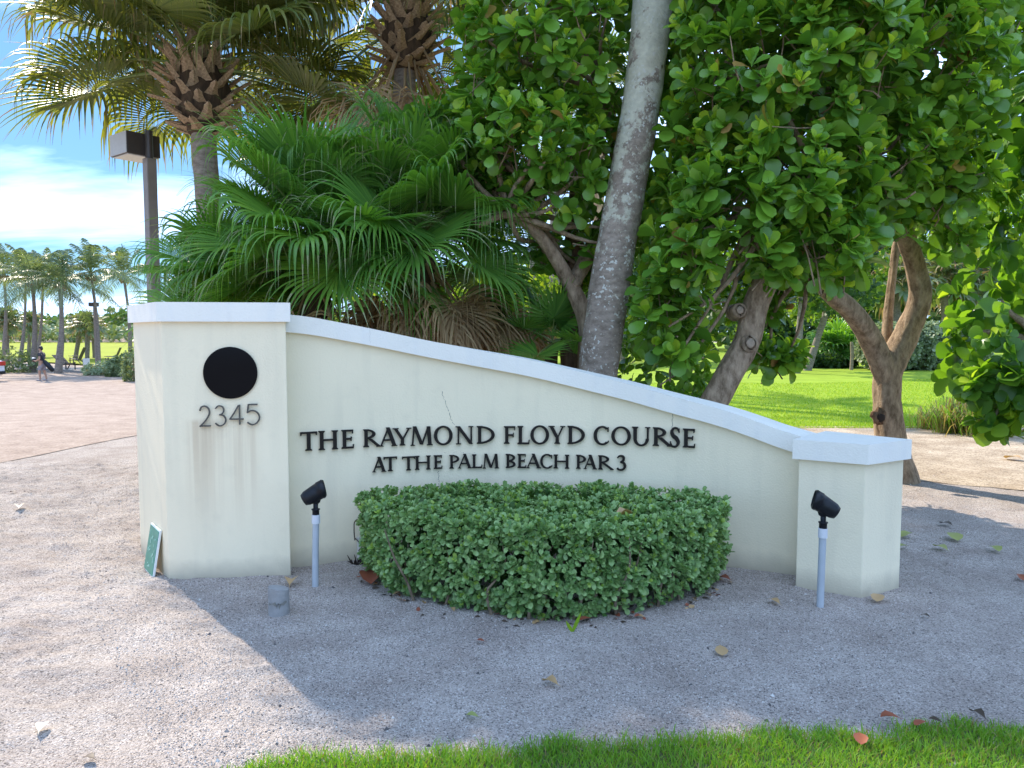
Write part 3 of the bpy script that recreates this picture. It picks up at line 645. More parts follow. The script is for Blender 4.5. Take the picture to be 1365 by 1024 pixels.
ROW2 = [('A', 496, 514.7, 609.4, 628.8), ('T', 511.4, 529, 608.7, 627.8), ('T', 536, 553, 608.3, 626.8), ('H', 553, 574, 607.3, 625.8), ('E', 578, 589.4, 606.7, 624.6), ('P', 599, 612, 606.3, 624.2), ('A', 610, 629, 605.5, 624),
        ('L', 629, 642.7, 605.5, 623.7), ('M', 643.3, 665.3, 605, 624), ('B', 674, 687.3, 605, 623.5), ('E', 689.7, 701.4, 605, 623.5), ('A', 701.4, 721, 605.3, 623.7), ('C', 720, 737.5, 605.5, 624), ('H', 738, 759, 605.9, 624.3),
        ('P', 768, 781, 606.3, 624.7), ('A', 778, 795.8, 606.7, 625), ('R', 797.4, 817, 607, 625.8), ('3', 822, 834.4, 607.3, 626.4)]
for row in (ROW1, ROW2):
    for ch, x0, x1, y0, y1 in row:
        a, b = wall_hit(x0, y1, 0.006), wall_hit(x1, y1, 0.006); top = wall_hit((x0 + x1) / 2, y0, 0.006); bot = wall_hit((x0 + x1) / 2, y1, 0.006)
        H = top.z - bot.z; t = Vector((b.x - a.x, b.y - a.y, 0)); W = t.length / H; t.normalize(); n = Vector((t.y, -t.x, 0)); t.z = (b.z - a.z) * 0.3; 
        glyph(ch, W).build("letter", M['bronze'], H, 0.016, flat_frame(Vector((a.x, a.y, bot.z)), t, n), sign)

DIG = {'2': (267, 282.5, 541.5, 568.5, [[(.04, .78), (.22, .98), (.55, 1.0), (.82, .86), (.86, .66), (.6, .36), (.02, .0)], [(.0, .03), (.95, .03)]]),
       '3': (287.5, 303, 541, 567, [[(.05, .86), (.32, 1.0), (.68, .94), (.76, .72), (.55, .57), (.38, .55)], [(.38, .55), (.74, .50), (.93, .28), (.72, .04), (.36, -.02), (.02, .12)]]),
       '4': (307, 325.5, 539.5, 566, [[(.66, .98), (.34, .6), (.0, .27)], [(.0, .28), (1.0, .28)], [(.72, 1.0), (.72, .0)]]),
       '5': (330, 347, 538.5, 565.5, [[(.84, .98), (.14, .98)], [(.14, 1.0), (.04, .56)], [(.04, .58), (.34, .68), (.74, .62), (.98, .36), (.78, .08), (.4, -.02), (.02, .1)]])}
for ch, (x0, x1, y0, y1, strokes) in DIG.items():
    a = plane_hit(x0, y1, LA, LB); b = plane_hit(x1, y1, LA, LB); c = plane_hit(x0, y0, LA, LB); H = c.z - a.z; W = (b - a).length / H; g = Glyph()
    for s_ in strokes: g.path([(x * W, y) for x, y in s_], [.066], 24 if len(s_) > 2 else 3)
    g.build("numeral", M['num'], H, 0.012, flat_frame(a + nL * 0.008, tL, nL), sign)

cb = MB()                                              # hairline cracks in the render and in the coping joint
for pts in ([(588, 520), (592, 532), (597, 545), (600, 556), (606, 566)], [(584, 628), (585, 640), (586, 650)], [(590, 603), (600, 604.5), (612, 602), (622, 605), (634, 603)]):
    P = resample([wall_hit(px, py, 0.0015) for px, py in pts], 26); P[:, 0] += (rng.random(26) - .5) * 0.012; w = 0.0006 + 0.0017 * rng.random(26)
    i = np.arange(25); cb.add(np.vstack([P - np.array((1, 0, 0)) * w[:, None], P + np.array((1, 0, 0)) * w[:, None]]), np.stack([i, i + 1, 27 + i, 26 + i], -1)[rng.random(25) > .15], 0)
for pxs, y0, y1 in ((897, 530, 551), (493, 439, 458)):
    P = np.array([tuple(wall_hit(pxs + (rng.random() - .5) * 1.6, y, 0.0345)) for y in np.linspace(y0, y1, 9)]); i = np.arange(8)
    cb.add(np.vstack([P - np.array((.0018, 0, 0)), P + np.array((.0018, 0, 0))]), np.stack([i, i + 1, 10 + i, 9 + i], -1), 0)
P = np.array([tuple(wall_hit(897 + (rng.random() - .5) * 4, y, 0.0015)) for y in np.linspace(552, 572, 9)]); cb.add(np.vstack([P - np.array((.0015, 0, 0)), P + np.array((.0015, 0, 0))]), np.stack([i, i + 1, 10 + i, 9 + i], -1), 0)
cb.build("crack", M['crack'], sign)

# ------------------------------------------------------------------ things standing round the sign
def spotlight(label, base, tilt_az, tilt_el, ptop, grp="landscape spotlights aimed at the sign"):
    t = thing("garden_spotlight", label, "spotlight", base, grp); b = Vector(base)
    mb = MB(); tube(mb, [b + Vector((0, 0, -.08)), b + (ptop - b) * 0.5, ptop - Vector((0, 0, .045))], 0.0205, 14); mb.build("post", M['pvc'], t)
    mb = MB(); tube(mb, [ptop - Vector((0, 0, .055)), ptop], [0.026, 0.026], 14); bevel(mb.build("collar", M['pvc_w'], t), 0.003)
    mb = MB(); p = ptop; tube(mb, [p, p + Vector((0, 0, .03)), p + Vector((0, 0, .031)), p + Vector((0, 0, .036)), p + Vector((0, 0, .037)), p + Vector((0, 0, .085))], [.022, .022, .027, .027, .015, .016], 12)
    blob(mb, p + Vector((0, 0, .09)), .032, .026, .026); mb.build("knuckle", M['blackpl'], t)
    d = Vector((math.cos(tilt_az) * math.cos(tilt_el), math.sin(tilt_az) * math.cos(tilt_el), math.sin(tilt_el))); c = p + Vector((0, 0, .135))
    up = Vector((0, 0, 1)) - d * d.z; up.normalize()
    # bullet body with a slanted glare hood at the front
    mb = MB(); k = 18; a = np.linspace(0, 2 * np.pi, k, endpoint=False); s = d.cross(up); rings = []
    for q, r_, sl in ((-.088, .018, 0), (-.084, .036, 0), (-.06, .047, 0), (.0, .052, 0), (.028, .054, 0), (.029, .057, 0), (.055, .056, .014), (.066, .047, .014), (.02, .046, 0)):
        rings.append([tuple(c + d * (q + sl * math.cos(x)) + (up * math.cos(x) + s * math.sin(x)) * r_) for x in a])
    V = np.array(rings).reshape(-1, 3); i = np.arange(len(rings) - 1)[:, None] * k; j = np.arange(k)[None]; jn = (j + 1) % k
    mb.add(V, np.stack([i + j, i + jn, i + k + jn, i + k + j], -1).reshape(-1, 4)); mb.add(V[:k], [list(range(k))]); mb.build("lamp_head", M['blackpl'], t)
    mb = MB(); mb.add(V[-k:], [list(range(k))], 0, False); mb.build("lens", M['glass_dk'], t)


g1 = gnd(420, 783); spotlight("black bullet spotlight on grey pipe beside the numbered pillar", tuple(g1), R(20), R(28), at(421, 686, g1.y))
g2 = gnd(1093, 812); spotlight("black bullet spotlight on grey pipe before the low end pillar", tuple(g2), R(160), R(31), at(1097, 704, g2.y))

p = gnd(372, 818); t = thing("concrete_stub", "short broken concrete stub standing in the gravel", "concrete post", tuple(p)); mb = MB()
k = 18; zs = [-.05, 0.03, .08, .135, .150]; a = np.linspace(0, 2 * np.pi, k, endpoint=False)
V = np.array([[(p.x + math.cos(q) * .056 * (1 + .05 * rng.random()), p.y + math.sin(q) * .056 * (1 + .05 * rng.random()), z + .012 * math.cos(q + 2.6) * (z > .06)) for q in a] for z in zs]).reshape(-1, 3)
i = np.arange(len(zs) - 1)[:, None] * k; j = np.arange(k)[None]; jn = (j + 1) % k
mb.add(V, np.stack([i + j, i + jn, i + k + jn, i + k + j], -1).reshape(-1, 4)); mb.add(V[-k:] * 1.0, [list(range(k))], 0, False); mb.build("shaft", M['concrete'], t)
mb = MB(); q = np.linspace(-2.3, -0.5, 16)
mb.add(np.vstack([[(p.x + math.cos(x) * .0612, p.y + math.sin(x) * .0612, .07 + .006 * math.sin(9 * x)) for x in q], [(p.x + math.cos(x) * .0612, p.y + math.sin(x) * .0612, .082 - (.035 if 5 < n < 11 else 0) * (n % 2) + .006 * math.sin(7 * x)) for n, x in enumerate(q)]]), np.stack([np.arange(15), np.arange(15) + 1, np.arange(15) + 17, np.arange(15) + 16], -1)); mb.build("scuff", M['crack'], t)

b = gnd(479, 752); t = thing("irrigation_riser", "weathered white irrigation pipe with looped wire against the wall", "pipe", tuple(b))
mb = MB(); tube(mb, [b - Vector((0, 0, .05)), b + Vector((0.003, 0, .10)), b + Vector((0, 0, .19))], [.019, .018, .017], 12); mb.build("pipe", M['offwhite'], t)
mb = MB(); z = .17; tube(mb, resample([b + Vector(v) for v in ((-.026, -.012, .17), (-.03, -.012, .25), (-.024, -.012, .30), (0, -.012, .318), (.024, -.012, .30), (.03, -.012, .25), (.024, -.012, .17))], 24), .0042, 8)
tube(mb, resample([b + Vector(v) for v in ((-.028, -.014, .19), (0, -.022, .165), (.03, -.014, .14), (.0, -.02, .10))], 14), .0035, 6); blob(mb, b + Vector((0, -.012, .30)), .01, .01, .01); mb.build("wire_loop", M['wire'], t)
mb = MB()
for q in range(34):
    a = rng.random() * 6.28; r_ = .012 + .045 * rng.random(); c = b + Vector((math.cos(a) * r_, math.sin(a) * r_ * .6 - .01, 0)); e = c + Vector(((rng.random() - .5) * .08, -.01,   .015 + .07 * rng.random() ** 2)); tube(mb, [c, (c + e) / 2 + Vector((.01 * (rng.random() - .5), 0, 0)), e], [.006, .005, .002], 5)
tag(mb.build("root_debris", M['hollow'], t), kind='stuff')

# green board leaning on the left flank of the big pillar
q0, q1 = gnd(193, 753), gnd(208, 758); C_ = Vector((-2.70, 5.36, 0)); A_ = Vector((-2.19, 4.69, 0)); e = (A_ - C_).normalized(); nf = Vector((-.8, -.61, 0)).normalized()
b0 = A_ + (C_ - A_) * 0.47 + nf * 0.062; b1 = A_ + (C_ - A_) * 0.16 + nf * 0.062; up = (Vector((0, 0, .30)) - nf * 0.052); upn = up.normalized(); nn = e.cross(upn).normalized(); nn = nn if nn.dot(nf) > 0 else -nn
t = thing("green_board", "small green board with white edge leaning on the pillar's flank", "small sign", tuple((b0 + b1) / 2)); L_ = (b1 - b0).length; cen = (b0 + b1) / 2 + upn * 0.155 + Vector((0, 0, .005))
Rm = Matrix((tuple(e), tuple(upn), tuple(nn))).transposed()
mb = MB(); box(mb, cen, (L_, .31, .014), rot=Rm); bevel(mb.build("backing", M['sign_white'], t), .002)
mb = MB(); box(mb, cen + nn * 0.0075, (L_ - .022, .288, .005), rot=Rm); mb.build("face", M['green_sign'], t)
mb = MB()
for k in range(15):
    c = cen + nn * 0.0112 + e * ((rng.random() - .5) * L_ * .7) + upn * ((rng.random() - .5) * .22); box(mb, c, (.012 + .03 * rng.random(), .006 + .01 * rng.random(), .001 + .0001 * k), rot=Rm @ Matrix.Rotation(rng.random() * 2, 3, 'Z'))
mb.build("worn_mark", M['pale_mark'], t)['kind'] = 'stuff'

# ------------------------------------------------------------------ plants: shared tools
UP = np.array((0, 0, 1.0))


def leaf_template(kind):
    """unit leaf along +Y, upper side +Z: vertices, faces"""
    if kind == 'obovate':
        ys = [0.0, .10, .42, .74, .93, 1.0]; hw = [.012, .03, .20, .30, .21, 0.0]
    elif kind == 'round':
        ys = [0.0, .08, .35, .65, .90, 1.0]; hw = [.012, .12, .40, .44, .26, 0.0]
    elif kind == 'small':
        ys = [0.0, .5, .85, 1.0]; hw = [.02, .27, .25, 0.0]
    else:
        ys = [0.0, .35, .75, 1.0]; hw = [.01, .2, .16, 0.0]
    curl = lambda y: -0.16 * (y - .35) ** 2 * 2
    V = []; n = len(ys)
    for y in ys: V.append((0, y, curl(y)))
    for s in (-1, 1):
        for y, h in zip(ys[:-1], hw[:-1]): V.append((s * h, y, curl(y) + h * .22))
    F = []
    for q, o in ((0, n), (1, n + n - 1)):
        for i in range(n - 2):
            f = (i, i + 1, o + i + 1, o + i); F.append(f if q == 0 else f[::-1])
        f = (n - 2, n - 1, o + n - 2); F.append(f if q == 0 else f[::-1])
    return np.array(V, float), [f for f in F if len(f) == 4], [f for f in F if len(f) == 3]


TPL = {k: leaf_template(k) for k in ('obovate', 'round', 'small', 'lance')}


def leaf_frames(pos, d, n):
    d = nrm(d); x = nrm(np.cross(d, n)); z = np.cross(x, d); return np.stack([x, d, z], -1)       # columns


def leaves_into(mb, tpl, P, Fr, s, m):
    """add every leaf to mb; m: material slot per leaf"""
    V, Q, T = TPL[tpl]; W = P[:, None] + s[:, None, None] * np.einsum('nij,kj->nki', Fr, V); n, k = len(P), len(V)
    o = mb.n + np.arange(n) * k; mb.V.append(W.reshape(-1, 3)); mb.n += n * k
    for mm in np.unique(m):
        b = o[m == mm][:, None, None]
        if Q: mb.F.append(((b + np.array(Q)[None]).reshape(-1, 4), mm, True))
        if T: mb.F.append(((b + np.array(T)[None]).reshape(-1, 3), mm, True))


def pick_visible(P, s, count, cell=11.0):
    """the leaves that show largest from the photograph's side"""
    rel = P - np.array((0, 0, CAM_H)); dep = rel @ np.array(tuple(_f)); u = 682.5 + FPX * rel[:, 0] / dep; v = 512 - FPX * (rel @ np.array(tuple(_u))) / dep
    ok = (dep > .5) & (u > 0) & (u < 1365) & (v > 0) & (v < 1024); key = (np.floor(u / cell) * 1000 + np.floor(v / cell)).astype(int)
    order = np.argsort(dep); seen = {}; best = []
    for i in order:
        if ok[i] and key[i] not in seen: seen[key[i]] = 1; best.append(i)
    best = np.array(best, int); 
    if len(best) == 0: return np.zeros(len(P), bool)
    best = best[np.argsort(-(s[best] / dep[best]))][:count]; sel = np.zeros(len(P), bool); sel[best] = True; return sel


def foliage(parent, tpl, P, Fr, s, m, mats, leaf_parts=0, name="foliage"):
    sel = pick_visible(P, s, leaf_parts) if leaf_parts else np.zeros(len(P), bool)
    if (~sel).any():
        mb = MB(); leaves_into(mb, tpl, P[~sel], Fr[~sel], s[~sel], m[~sel]); tag(mb.build(name, mats, parent), kind='stuff')
    if sel.any():
        V, Q, T = TPL[tpl]; me = {}
        for mm in np.unique(m[sel]):
            mb = MB(); mb.add(V, Q, 0); mb.add(V, T, 0); me[mm] = mb.mesh("leaf", mats[mm])
        for i in np.nonzero(sel)[0]:
            o = link(me[m[i]], "leaf", parent); X = Matrix(Fr[i].tolist()).to_4x4() @ Matrix.Scale(float(s[i]), 4); X.translation = Vector(P[i]); o.matrix_basis = X


def ell_points(r, n, ells, shell=(0.72, 1.0), clip=None):
    """points on the outer shells of a union of ellipsoids with outward directions"""
    E = np.array([[*c, *rad] for c, rad in ells], float); w = (E[:, 3] * E[:, 4] + E[:, 4] * E[:, 5] + E[:, 3] * E[:, 5]); w /= w.sum()
    k = r.choice(len(E), n, p=w); d = nrm(r.standard_normal((n, 3))); q = shell[0] + (shell[1] - shell[0]) * r.random(n) ** .6
    P = E[k, :3] + d * E[k, 3:] * q[:, None]; N_ = nrm(d / E[k, 3:]); keep = np.ones(n, bool)
    for j in range(len(E)):
        inside = (((P - E[j, :3]) / E[j, 3:]) ** 2).sum(1) < .5; keep &= ~(inside & (k != j))
    if clip is not None: keep &= clip(P)
    return P[keep], N_[keep]


def rosettes(r, P, A, nl, size, spread=(18, 78), young=.5):
    """leaf rosettes at twig tips P with axes A: inner leaves small, pale and upright, outer ones big and spread"""
    n = len(P); A = nrm(A); ref = np.where(np.abs(A[:, 2:3]) < .9, UP[None], np.array([[1., 0, 0]])); u = nrm(np.cross(A, ref)); v = np.cross(A, u)
    out = [[], [], [], [], []]; ph = r.random(n) * 6.28; sz = size * (.75 + .5 * r.random(n)); yg = r.random(n) < young
    for j in range(nl):
        f = j / (nl - 1); b = np.radians(spread[0] + (spread[1] - spread[0]) * f + 14 * r.standard_normal(n)); t = ph + j * 1.5708 + (j // 2) * .785 + .25 * r.standard_normal(n)
        rad = np.cos(t)[:, None] * u + np.sin(t)[:, None] * v; d = A * np.cos(b)[:, None] + rad * np.sin(b)[:, None]; nn = A * np.sin(b)[:, None] - rad * np.cos(b)[:, None]
        s = sz * (.62 + .48 * min(1, f * 1.5)) * (.85 + .3 * r.random(n)); base = P - A * (sz * .42 * f)[:, None]
        nn = nn + .18 * r.standard_normal((n, 3)); d = nrm(d + .1 * r.standard_normal((n, 3)) - np.array((0, 0, .1)) * f)
        out[0].append(base); out[1].append(leaf_frames(base, d, nn)); out[2].append(s); out[3].append(np.where(yg & (j < 3), 1, 0) if j < 3 else np.zeros(n, int))
    return np.concatenate(out[0]), np.concatenate(out[1]), np.concatenate(out[2]), np.concatenate(out[3])


def limb(mb, pts, rads, n=12, m=0, k=None, noise=.05, r=None, swell=True, ridge=0.0):
    P = resample(pts, k or max(6, len(pts) * 5)); rr = np.interp(np.linspace(0, 1, len(P)), np.linspace(0, 1, len(rads)), rads)
    r_ = r or rng; 
    if swell: rr = rr * (1 + .07 * np.sin(np.linspace(0, 9, len(P)) + r_.random() * 6))
    tube(mb, P, rr, n, m, True, noise, r_, True, ridge)


def fan_frond(r, base, az, el, plen, Rr, nseg=40, spread=310, fuse=.48, droop=1.0, sag=.12, costa=0.0, fold=.25, roll=0.0, nt=9, wmul=1.0, tipdry=.8, tap=1.35):
    """palmate leaf: curved petiole, pleated blade fused near the middle, free segments whose tips hang"""
    mb = MB(); base = np.array(base, float); d = np.array((math.cos(az) * math.cos(el), math.sin(az) * math.cos(el), math.sin(el)))
    t = np.linspace(0, 1, 7)[:, None]; P = base + d * plen * t - UP * sag * plen * t ** 2
    tube(mb, P, np.linspace(.02, .009, 7) * (Rr / .8), 5, 1)
    E = P[-1]; de = nrm(P[-1] - P[-2]); s = nrm(np.cross(de, UP) + 1e-6); n = np.cross(s, de)
    if roll: s, n = s * math.cos(roll) + n * math.sin(roll), n * math.cos(roll) - s * math.sin(roll)
    ph = np.radians(np.linspace(-spread / 2, spread / 2, nseg)) ; D = np.cos(ph)[:, None] * de + np.sin(ph)[:, None] * s + (fold * np.abs(np.sin(ph)))[:, None] * n; D = nrm(D)
    ts = np.concatenate([np.linspace(0.02, fuse, 3), np.linspace(fuse, 1, nt - 2)[1:]]); L_ = Rr * (.80 + .20 * np.cos(ph * .55)) * (.92 + .16 * r.random(nseg))
    k = droop * (.55 + .9 * r.random(nseg)) * (1 + .35 * np.sin(ph * 2.3 + r.random() * 6)); dt = np.diff(ts, prepend=0)
    pos = np.repeat(E[None], nseg, 0).astype(float); cen = []
    pos = pos + de[None] * (costa * Rr * .35 * np.cos(ph / 2) ** 2)[:, None] - UP * (costa * Rr * .10 * np.cos(ph / 2) ** 2)[:, None]
    for i_, tt_ in enumerate(ts):
        h = np.clip(k * S((tt_ - fuse * .75) / (1 - fuse * .75)) , 0, 1.4)[:, None]; dirn = nrm(D * (1 - np.minimum(h, .97)) - UP * h + .0 * D)
        pos = pos + dirn * (L_ * dt[i_])[:, None]; cen.append(pos.copy())
    C = np.stack(cen, 1); half = np.radians(spread) / nseg / 2 * wmul
    w = L_[:, None] * np.where(ts <= fuse, ts, fuse * (1 - np.clip(ts - fuse, 0, 1) / (1 - fuse)) ** tap)[None] * half + .0011
    side = nrm(np.cross(np.gradient(C, axis=1), n[None, None])); side = np.where(np.isfinite(side), side, 0)
    lift = n[None, None] * (w * .55)[..., None]
    V = np.stack([C - side * w[..., None], C + lift, C + side * w[..., None]], 2).reshape(-1, 3); ntp = len(ts)
    q = np.arange(nseg)[:, None] * ntp * 3 + np.arange(ntp - 1)[None] * 3; F = np.concatenate([np.stack([q, q + 1, q + 4, q + 3], -1), np.stack([q + 1, q + 2, q + 5, q + 4], -1)], 1)
    dry = (r.random(nseg)[:, None] * .55 + ts[None, 1:] > (1.62 - tipdry * .62)); dry2 = np.concatenate([dry, dry], 1)
    o = mb.n; mb.V.append(V); mb.n += len(V); mb.F.append((F[~dry2] + o, 0, True))
    if dry2.any(): mb.F.append((F[dry2] + o, 2, True))
    return mb


def pinnate_frond(r, base, az, el, L_, nl=46, sag=.55, ll=.45, hang=.5, wind=(0, 0), w=.018, rach=.016):
    mb = MB(); base = np.array(base, float); d = np.array((math.cos(az) * math.cos(el), math.sin(az) * math.cos(el), math.sin(el))); t = np.linspace(0, 1, 12)[:, None]
    P = base + d * L_ * t - UP * (sag * L_) * t ** 2 + np.array((wind[0], wind[1], 0)) * L_ * t ** 2
    tube(mb, P, np.linspace(rach, rach * .25, 12), 5, 1); f = np.linspace(.12, 1, nl); C = np.stack([np.interp(f, t[:, 0], P[:, q]) for q in range(3)], -1)
    T = nrm(np.gradient(C, axis=0)); s = nrm(np.cross(T, UP) + 1e-6); n = np.cross(s, T)
    for sg in (-1, 1):
        l = ll * np.sin(np.pi * (f * .86 + .12)) ** .7 * (.85 + .3 * r.random(nl)); dd = nrm(s * sg * .85 + T * .65 - n * 0 + .12 * r.standard_normal((nl, 3)))
        p1 = C + dd * (l * .5)[:, None] - UP * (hang * l * .12)[:, None]; p2 = C + dd * l[:, None] - UP * (hang * l * .75)[:, None]; ww = T * w
        V = np.stack([C - ww * .5, C + ww * .5, p1 + ww, p1 - ww, p2], 1).reshape(-1, 3); o = np.arange(nl) * 5 + mb.n; mb.V.append(V); mb.n += len(V)
        mb.F.append((np.stack([o, o + 1, o + 2, o + 3], -1), 0, True)); mb.F.append((np.stack([o + 3, o + 2, o + 4], -1), 0, True))
    return mb


# ------------------------------------------------------------------ the clipped hedge in front of the wall
HP = np.array([(-.99, 4.76), (-.80, 4.42), (-.3, 4.14), (.08, 3.98), (.42, 3.98), (.85, 4.16), (1.22, 4.40), (1.36, 4.64), (1.24, 4.93), (.6, 5.14), (-.4, 5.16), (-.95, 4.98)])
hedge = thing("clipped_hedge", "low clipped green hedge bulging from the foot of the curved wall", "hedge", (0.2, 4.55, 0))


def hedge_points(r, n):
    cen = HP.mean(0); seg = np.roll(HP, -1, 0) - HP; ln = np.linalg.norm(seg, axis=1); side = r.random(n) < .60
    k = r.choice(len(HP), n, p=ln / ln.sum()); e = HP[k] + seg[k] * r.random(n)[:, None]; no = nrm(np.stack([seg[k][:, 1], -seg[k][:, 0]], -1)); z = .03 + .515 * r.random(n) ** .85
    xy = e * np.ones((n, 1)); top = ~side; q = np.sqrt(r.random(n)); xy[top] = cen + (e[top] - cen) * q[top][:, None]
    z[top] = .54; zt = .03 * vnoise(xy[:, 0], xy[:, 1], .22, 40) * 2; z = z + np.where(top, zt, 0)
    N_ = np.where(side[:, None], np.column_stack([no, np.full(n, .35)]), np.array((0, 0, 1.0)))
    tuck = np.where(side, .12 * np.clip(.20 - z, 0, 1) / .2 + .025 * vnoise(xy[:, 0] * 3 + z, z * 3 + xy[:, 1], .3, 41) * 2, 0)
    ins = np.abs(r.standard_normal(n)) * .035; P = np.column_stack([xy, z]) - nrm(N_) * (ins + tuck)[:, None]; return P, nrm(N_)


r = np.random.default_rng(11); P, A = hedge_points(r, 4300); A = nrm(A + .4 * r.standard_normal(A.shape) + np.array((0, 0, .5)))
lp, lf, ls, lm = rosettes(r, P, A, 7, .040, (12, 72), .22)
ok = lp[:, 1] < wall_y(lp[:, 0]) - .02; foliage(hedge, 'small', lp[ok], lf[ok], ls[ok], lm[ok], [M['hedge'], M['hedge_y']], 300)
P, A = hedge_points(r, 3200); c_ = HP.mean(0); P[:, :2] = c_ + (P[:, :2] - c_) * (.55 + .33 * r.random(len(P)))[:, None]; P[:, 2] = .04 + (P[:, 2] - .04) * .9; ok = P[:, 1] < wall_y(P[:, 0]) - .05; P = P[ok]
mb = MB(); leaves_into(mb, 'small', P, leaf_frames(P, r.standard_normal(P.shape), r.standard_normal(P.shape)), .05 + .03 * r.random(len(P)), np.zeros(len(P), int)); tag(mb.build("inner_foliage", M['bush_dark'], hedge), kind='stuff')  # darker leaf colour inside, painting the shade seen between the outer sprigs
for k in range(46):
    e = HP[r.integers(0, 9)]; f = HP[(np.nonzero((HP == e).all(1))[0][0] + 1) % len(HP)]; b = e + (f - e) * r.random(); b = b + (HP.mean(0) - b) * (.10 + .25 * r.random()); mb = MB()
    p0 = np.array((b[0], b[1], -.03)); p1 = p0 + np.array(((r.random() - .5) * .22, (r.random() - .5) * .16, .3)); p2 = p1 + np.array(((r.random() - .5) * .2, (r.random() - .6) * .14, .2))
    limb(mb, [p0, (p0 + p1) / 2 + .02 * r.standard_normal(3), p1, p2], [.011, .008, .006, .003], 6, k=9); mb.build("stem", M['twig'], hedge)
r = np.random.default_rng(12)                                   # leaf litter caught under the hedge
P, A = hedge_points(r, 260); P[:, 2] = .012; P[:, :2] += nrm(P[:, :2] - HP.mean(0)) * (.05 * r.standard_normal(len(P)))[:, None]
keep = P[:, 1] < wall_y(P[:, 0]) - .05; P = P[keep]; n = len(P); d = np.column_stack([r.standard_normal((n, 2)), .15 * r.standard_normal(n)]); nn = np.column_stack([.35 * r.standard_normal((n, 2)), np.ones(n)])
mb = MB(); leaves_into(mb, 'small', P, leaf_frames(P, d, nn), .03 + .025 * r.random(n), r.choice([0, 1, 2], n, p=[.45, .2, .35])); tag(mb.build("leaf_litter", [M['dark_leaf'], M['red_leaf'], M['tan_leaf']]), kind='stuff')
b = gnd(763, 843); t = thing("seedling", "pale green seedling blade standing alone at the hedge's front foot", "seedling", tuple(b)); mb = MB()
for az, hh in ((0.3, .12), (2.4, .07)):
    c = [np.array(b) + np.array((math.cos(az) * .012 * q, -.004 * q, hh * q / 4)) for q in range(5)]; w = np.array([.006, .010, .011, .007, .001]); c = np.array(c); V = np.vstack([c - np.outer(w, (1, 0, 0)), c + np.outer(w, (1, 0, 0))]); i = np.arange(4); mb.add(V, np.stack([i, i + 1, 6 + i, 5 + i], -1))
mb.build("shoot", M['clusia_y'], t)

# ------------------------------------------------------------------ clusia trees behind the wall
def E(px, py, Y, rx, ry, rz): return (tuple(at(px, py, Y)), (rx, ry, rz))


def branch_to(mb, r, a, b, r0, r1, wob=.25, k=9):
    a = np.array(tuple(a)); b = np.array(tuple(b)); L_ = np.linalg.norm(b - a); m1 = a + (b - a) * .35 + wob * L_ * .4 * r.standard_normal(3); m2 = a + (b - a) * .7 + wob * L_ * .35 * r.standard_normal(3); limb(mb, [a, m1, m2, b], [r0, (r0 * 2 + r1) / 3, r1], 8, k=k, r=r)


def clusia_tree(label, trunk_specs, ells, n_ros, seed, size=.155, shell=(.66, 1.0), tips=14, clip=None, leaf_parts=300, inner=.45):
    r = np.random.default_rng(seed); g = trunk_specs[0][0][0]; t = thing("clusia_tree", label, "tree", (g[0], g[1], 0), "broad leaved trees behind the wall")
    for pts, rads in trunk_specs:
        mb = MB(); limb(mb, pts, rads, 28, k=64, noise=.035, r=r, ridge=.085); mb.build("trunk", M['clusia_bark'], t)
    src = [np.array(tuple(p)) for pts, _ in trunk_specs for p in pts[-2:]]
    for c, rad in ells:
        for q in range(2):
            tgt = np.array(c) + nrm(r.standard_normal(3)) * np.array(rad) * .55; s_ = min(src, key=lambda z: np.linalg.norm(z - tgt)); mb = MB(); branch_to(mb, r, s_, tgt, .030, .010, .16); mb.build("branch", M['clusia_bark'], t)
    P, N_ = ell_points(r, n_ros, ells, shell, clip); hole = (vnoise(P[:, 0] + .4 * P[:, 1], P[:, 2], .30, seed + 5) > -.26) | (P[:, 2] > 4.6); P, N_ = P[hole], N_[hole]; P2, N2 = ell_points(r, int(n_ros * inner), ells, (.3, .7), clip); P = np.vstack([P, P2]); N_ = np.vstack([N_, N2])
    A = nrm(N_ * .7 + UP * .8 + .30 * r.standard_normal(N_.shape)); mb = MB()
    for i_ in r.choice(len(P), min(len(P), 420), replace=False):            # bare twigs leading into the rosettes
        e = P[i_] - A[i_] * .05; s_ = e - A[i_] * (.18 + .2 * r.random()) - N_[i_] * .12; tube(mb, [s_, (s_ + e) / 2 + .02 * r.standard_normal(3), e], [.008, .006, .004], 5)
    tag(mb.build("twigs", M['clusia_bark'], t), kind='stuff')
    lp, lf, ls, lm = rosettes(r, P, A, 9, size, (10, 80), .6); lm = np.where((lm == 0) & (r.random(len(lm)) < .012), 2, lm); ls = ls * (1 - .35 * (r.random(len(ls)) < .18)); foliage(t, 'obovate', lp, lf, ls, lm, [M['clusia'], M['clusia_y'], M['clusia_old']], leaf_parts); return t


def V3(*a): return np.array(a, float)


def drop(px, py, Y, z=0.0):
    p = at(px, py, Y); return Vector((p.x, p.y, z))


LEAN = np.array([tuple(at(px, py, 6.75)) for px, py in ((783, 690), (798, 490), (810, 400), (835, 252), (853, 150), (871, 0), (886, -160), (905, -420))])


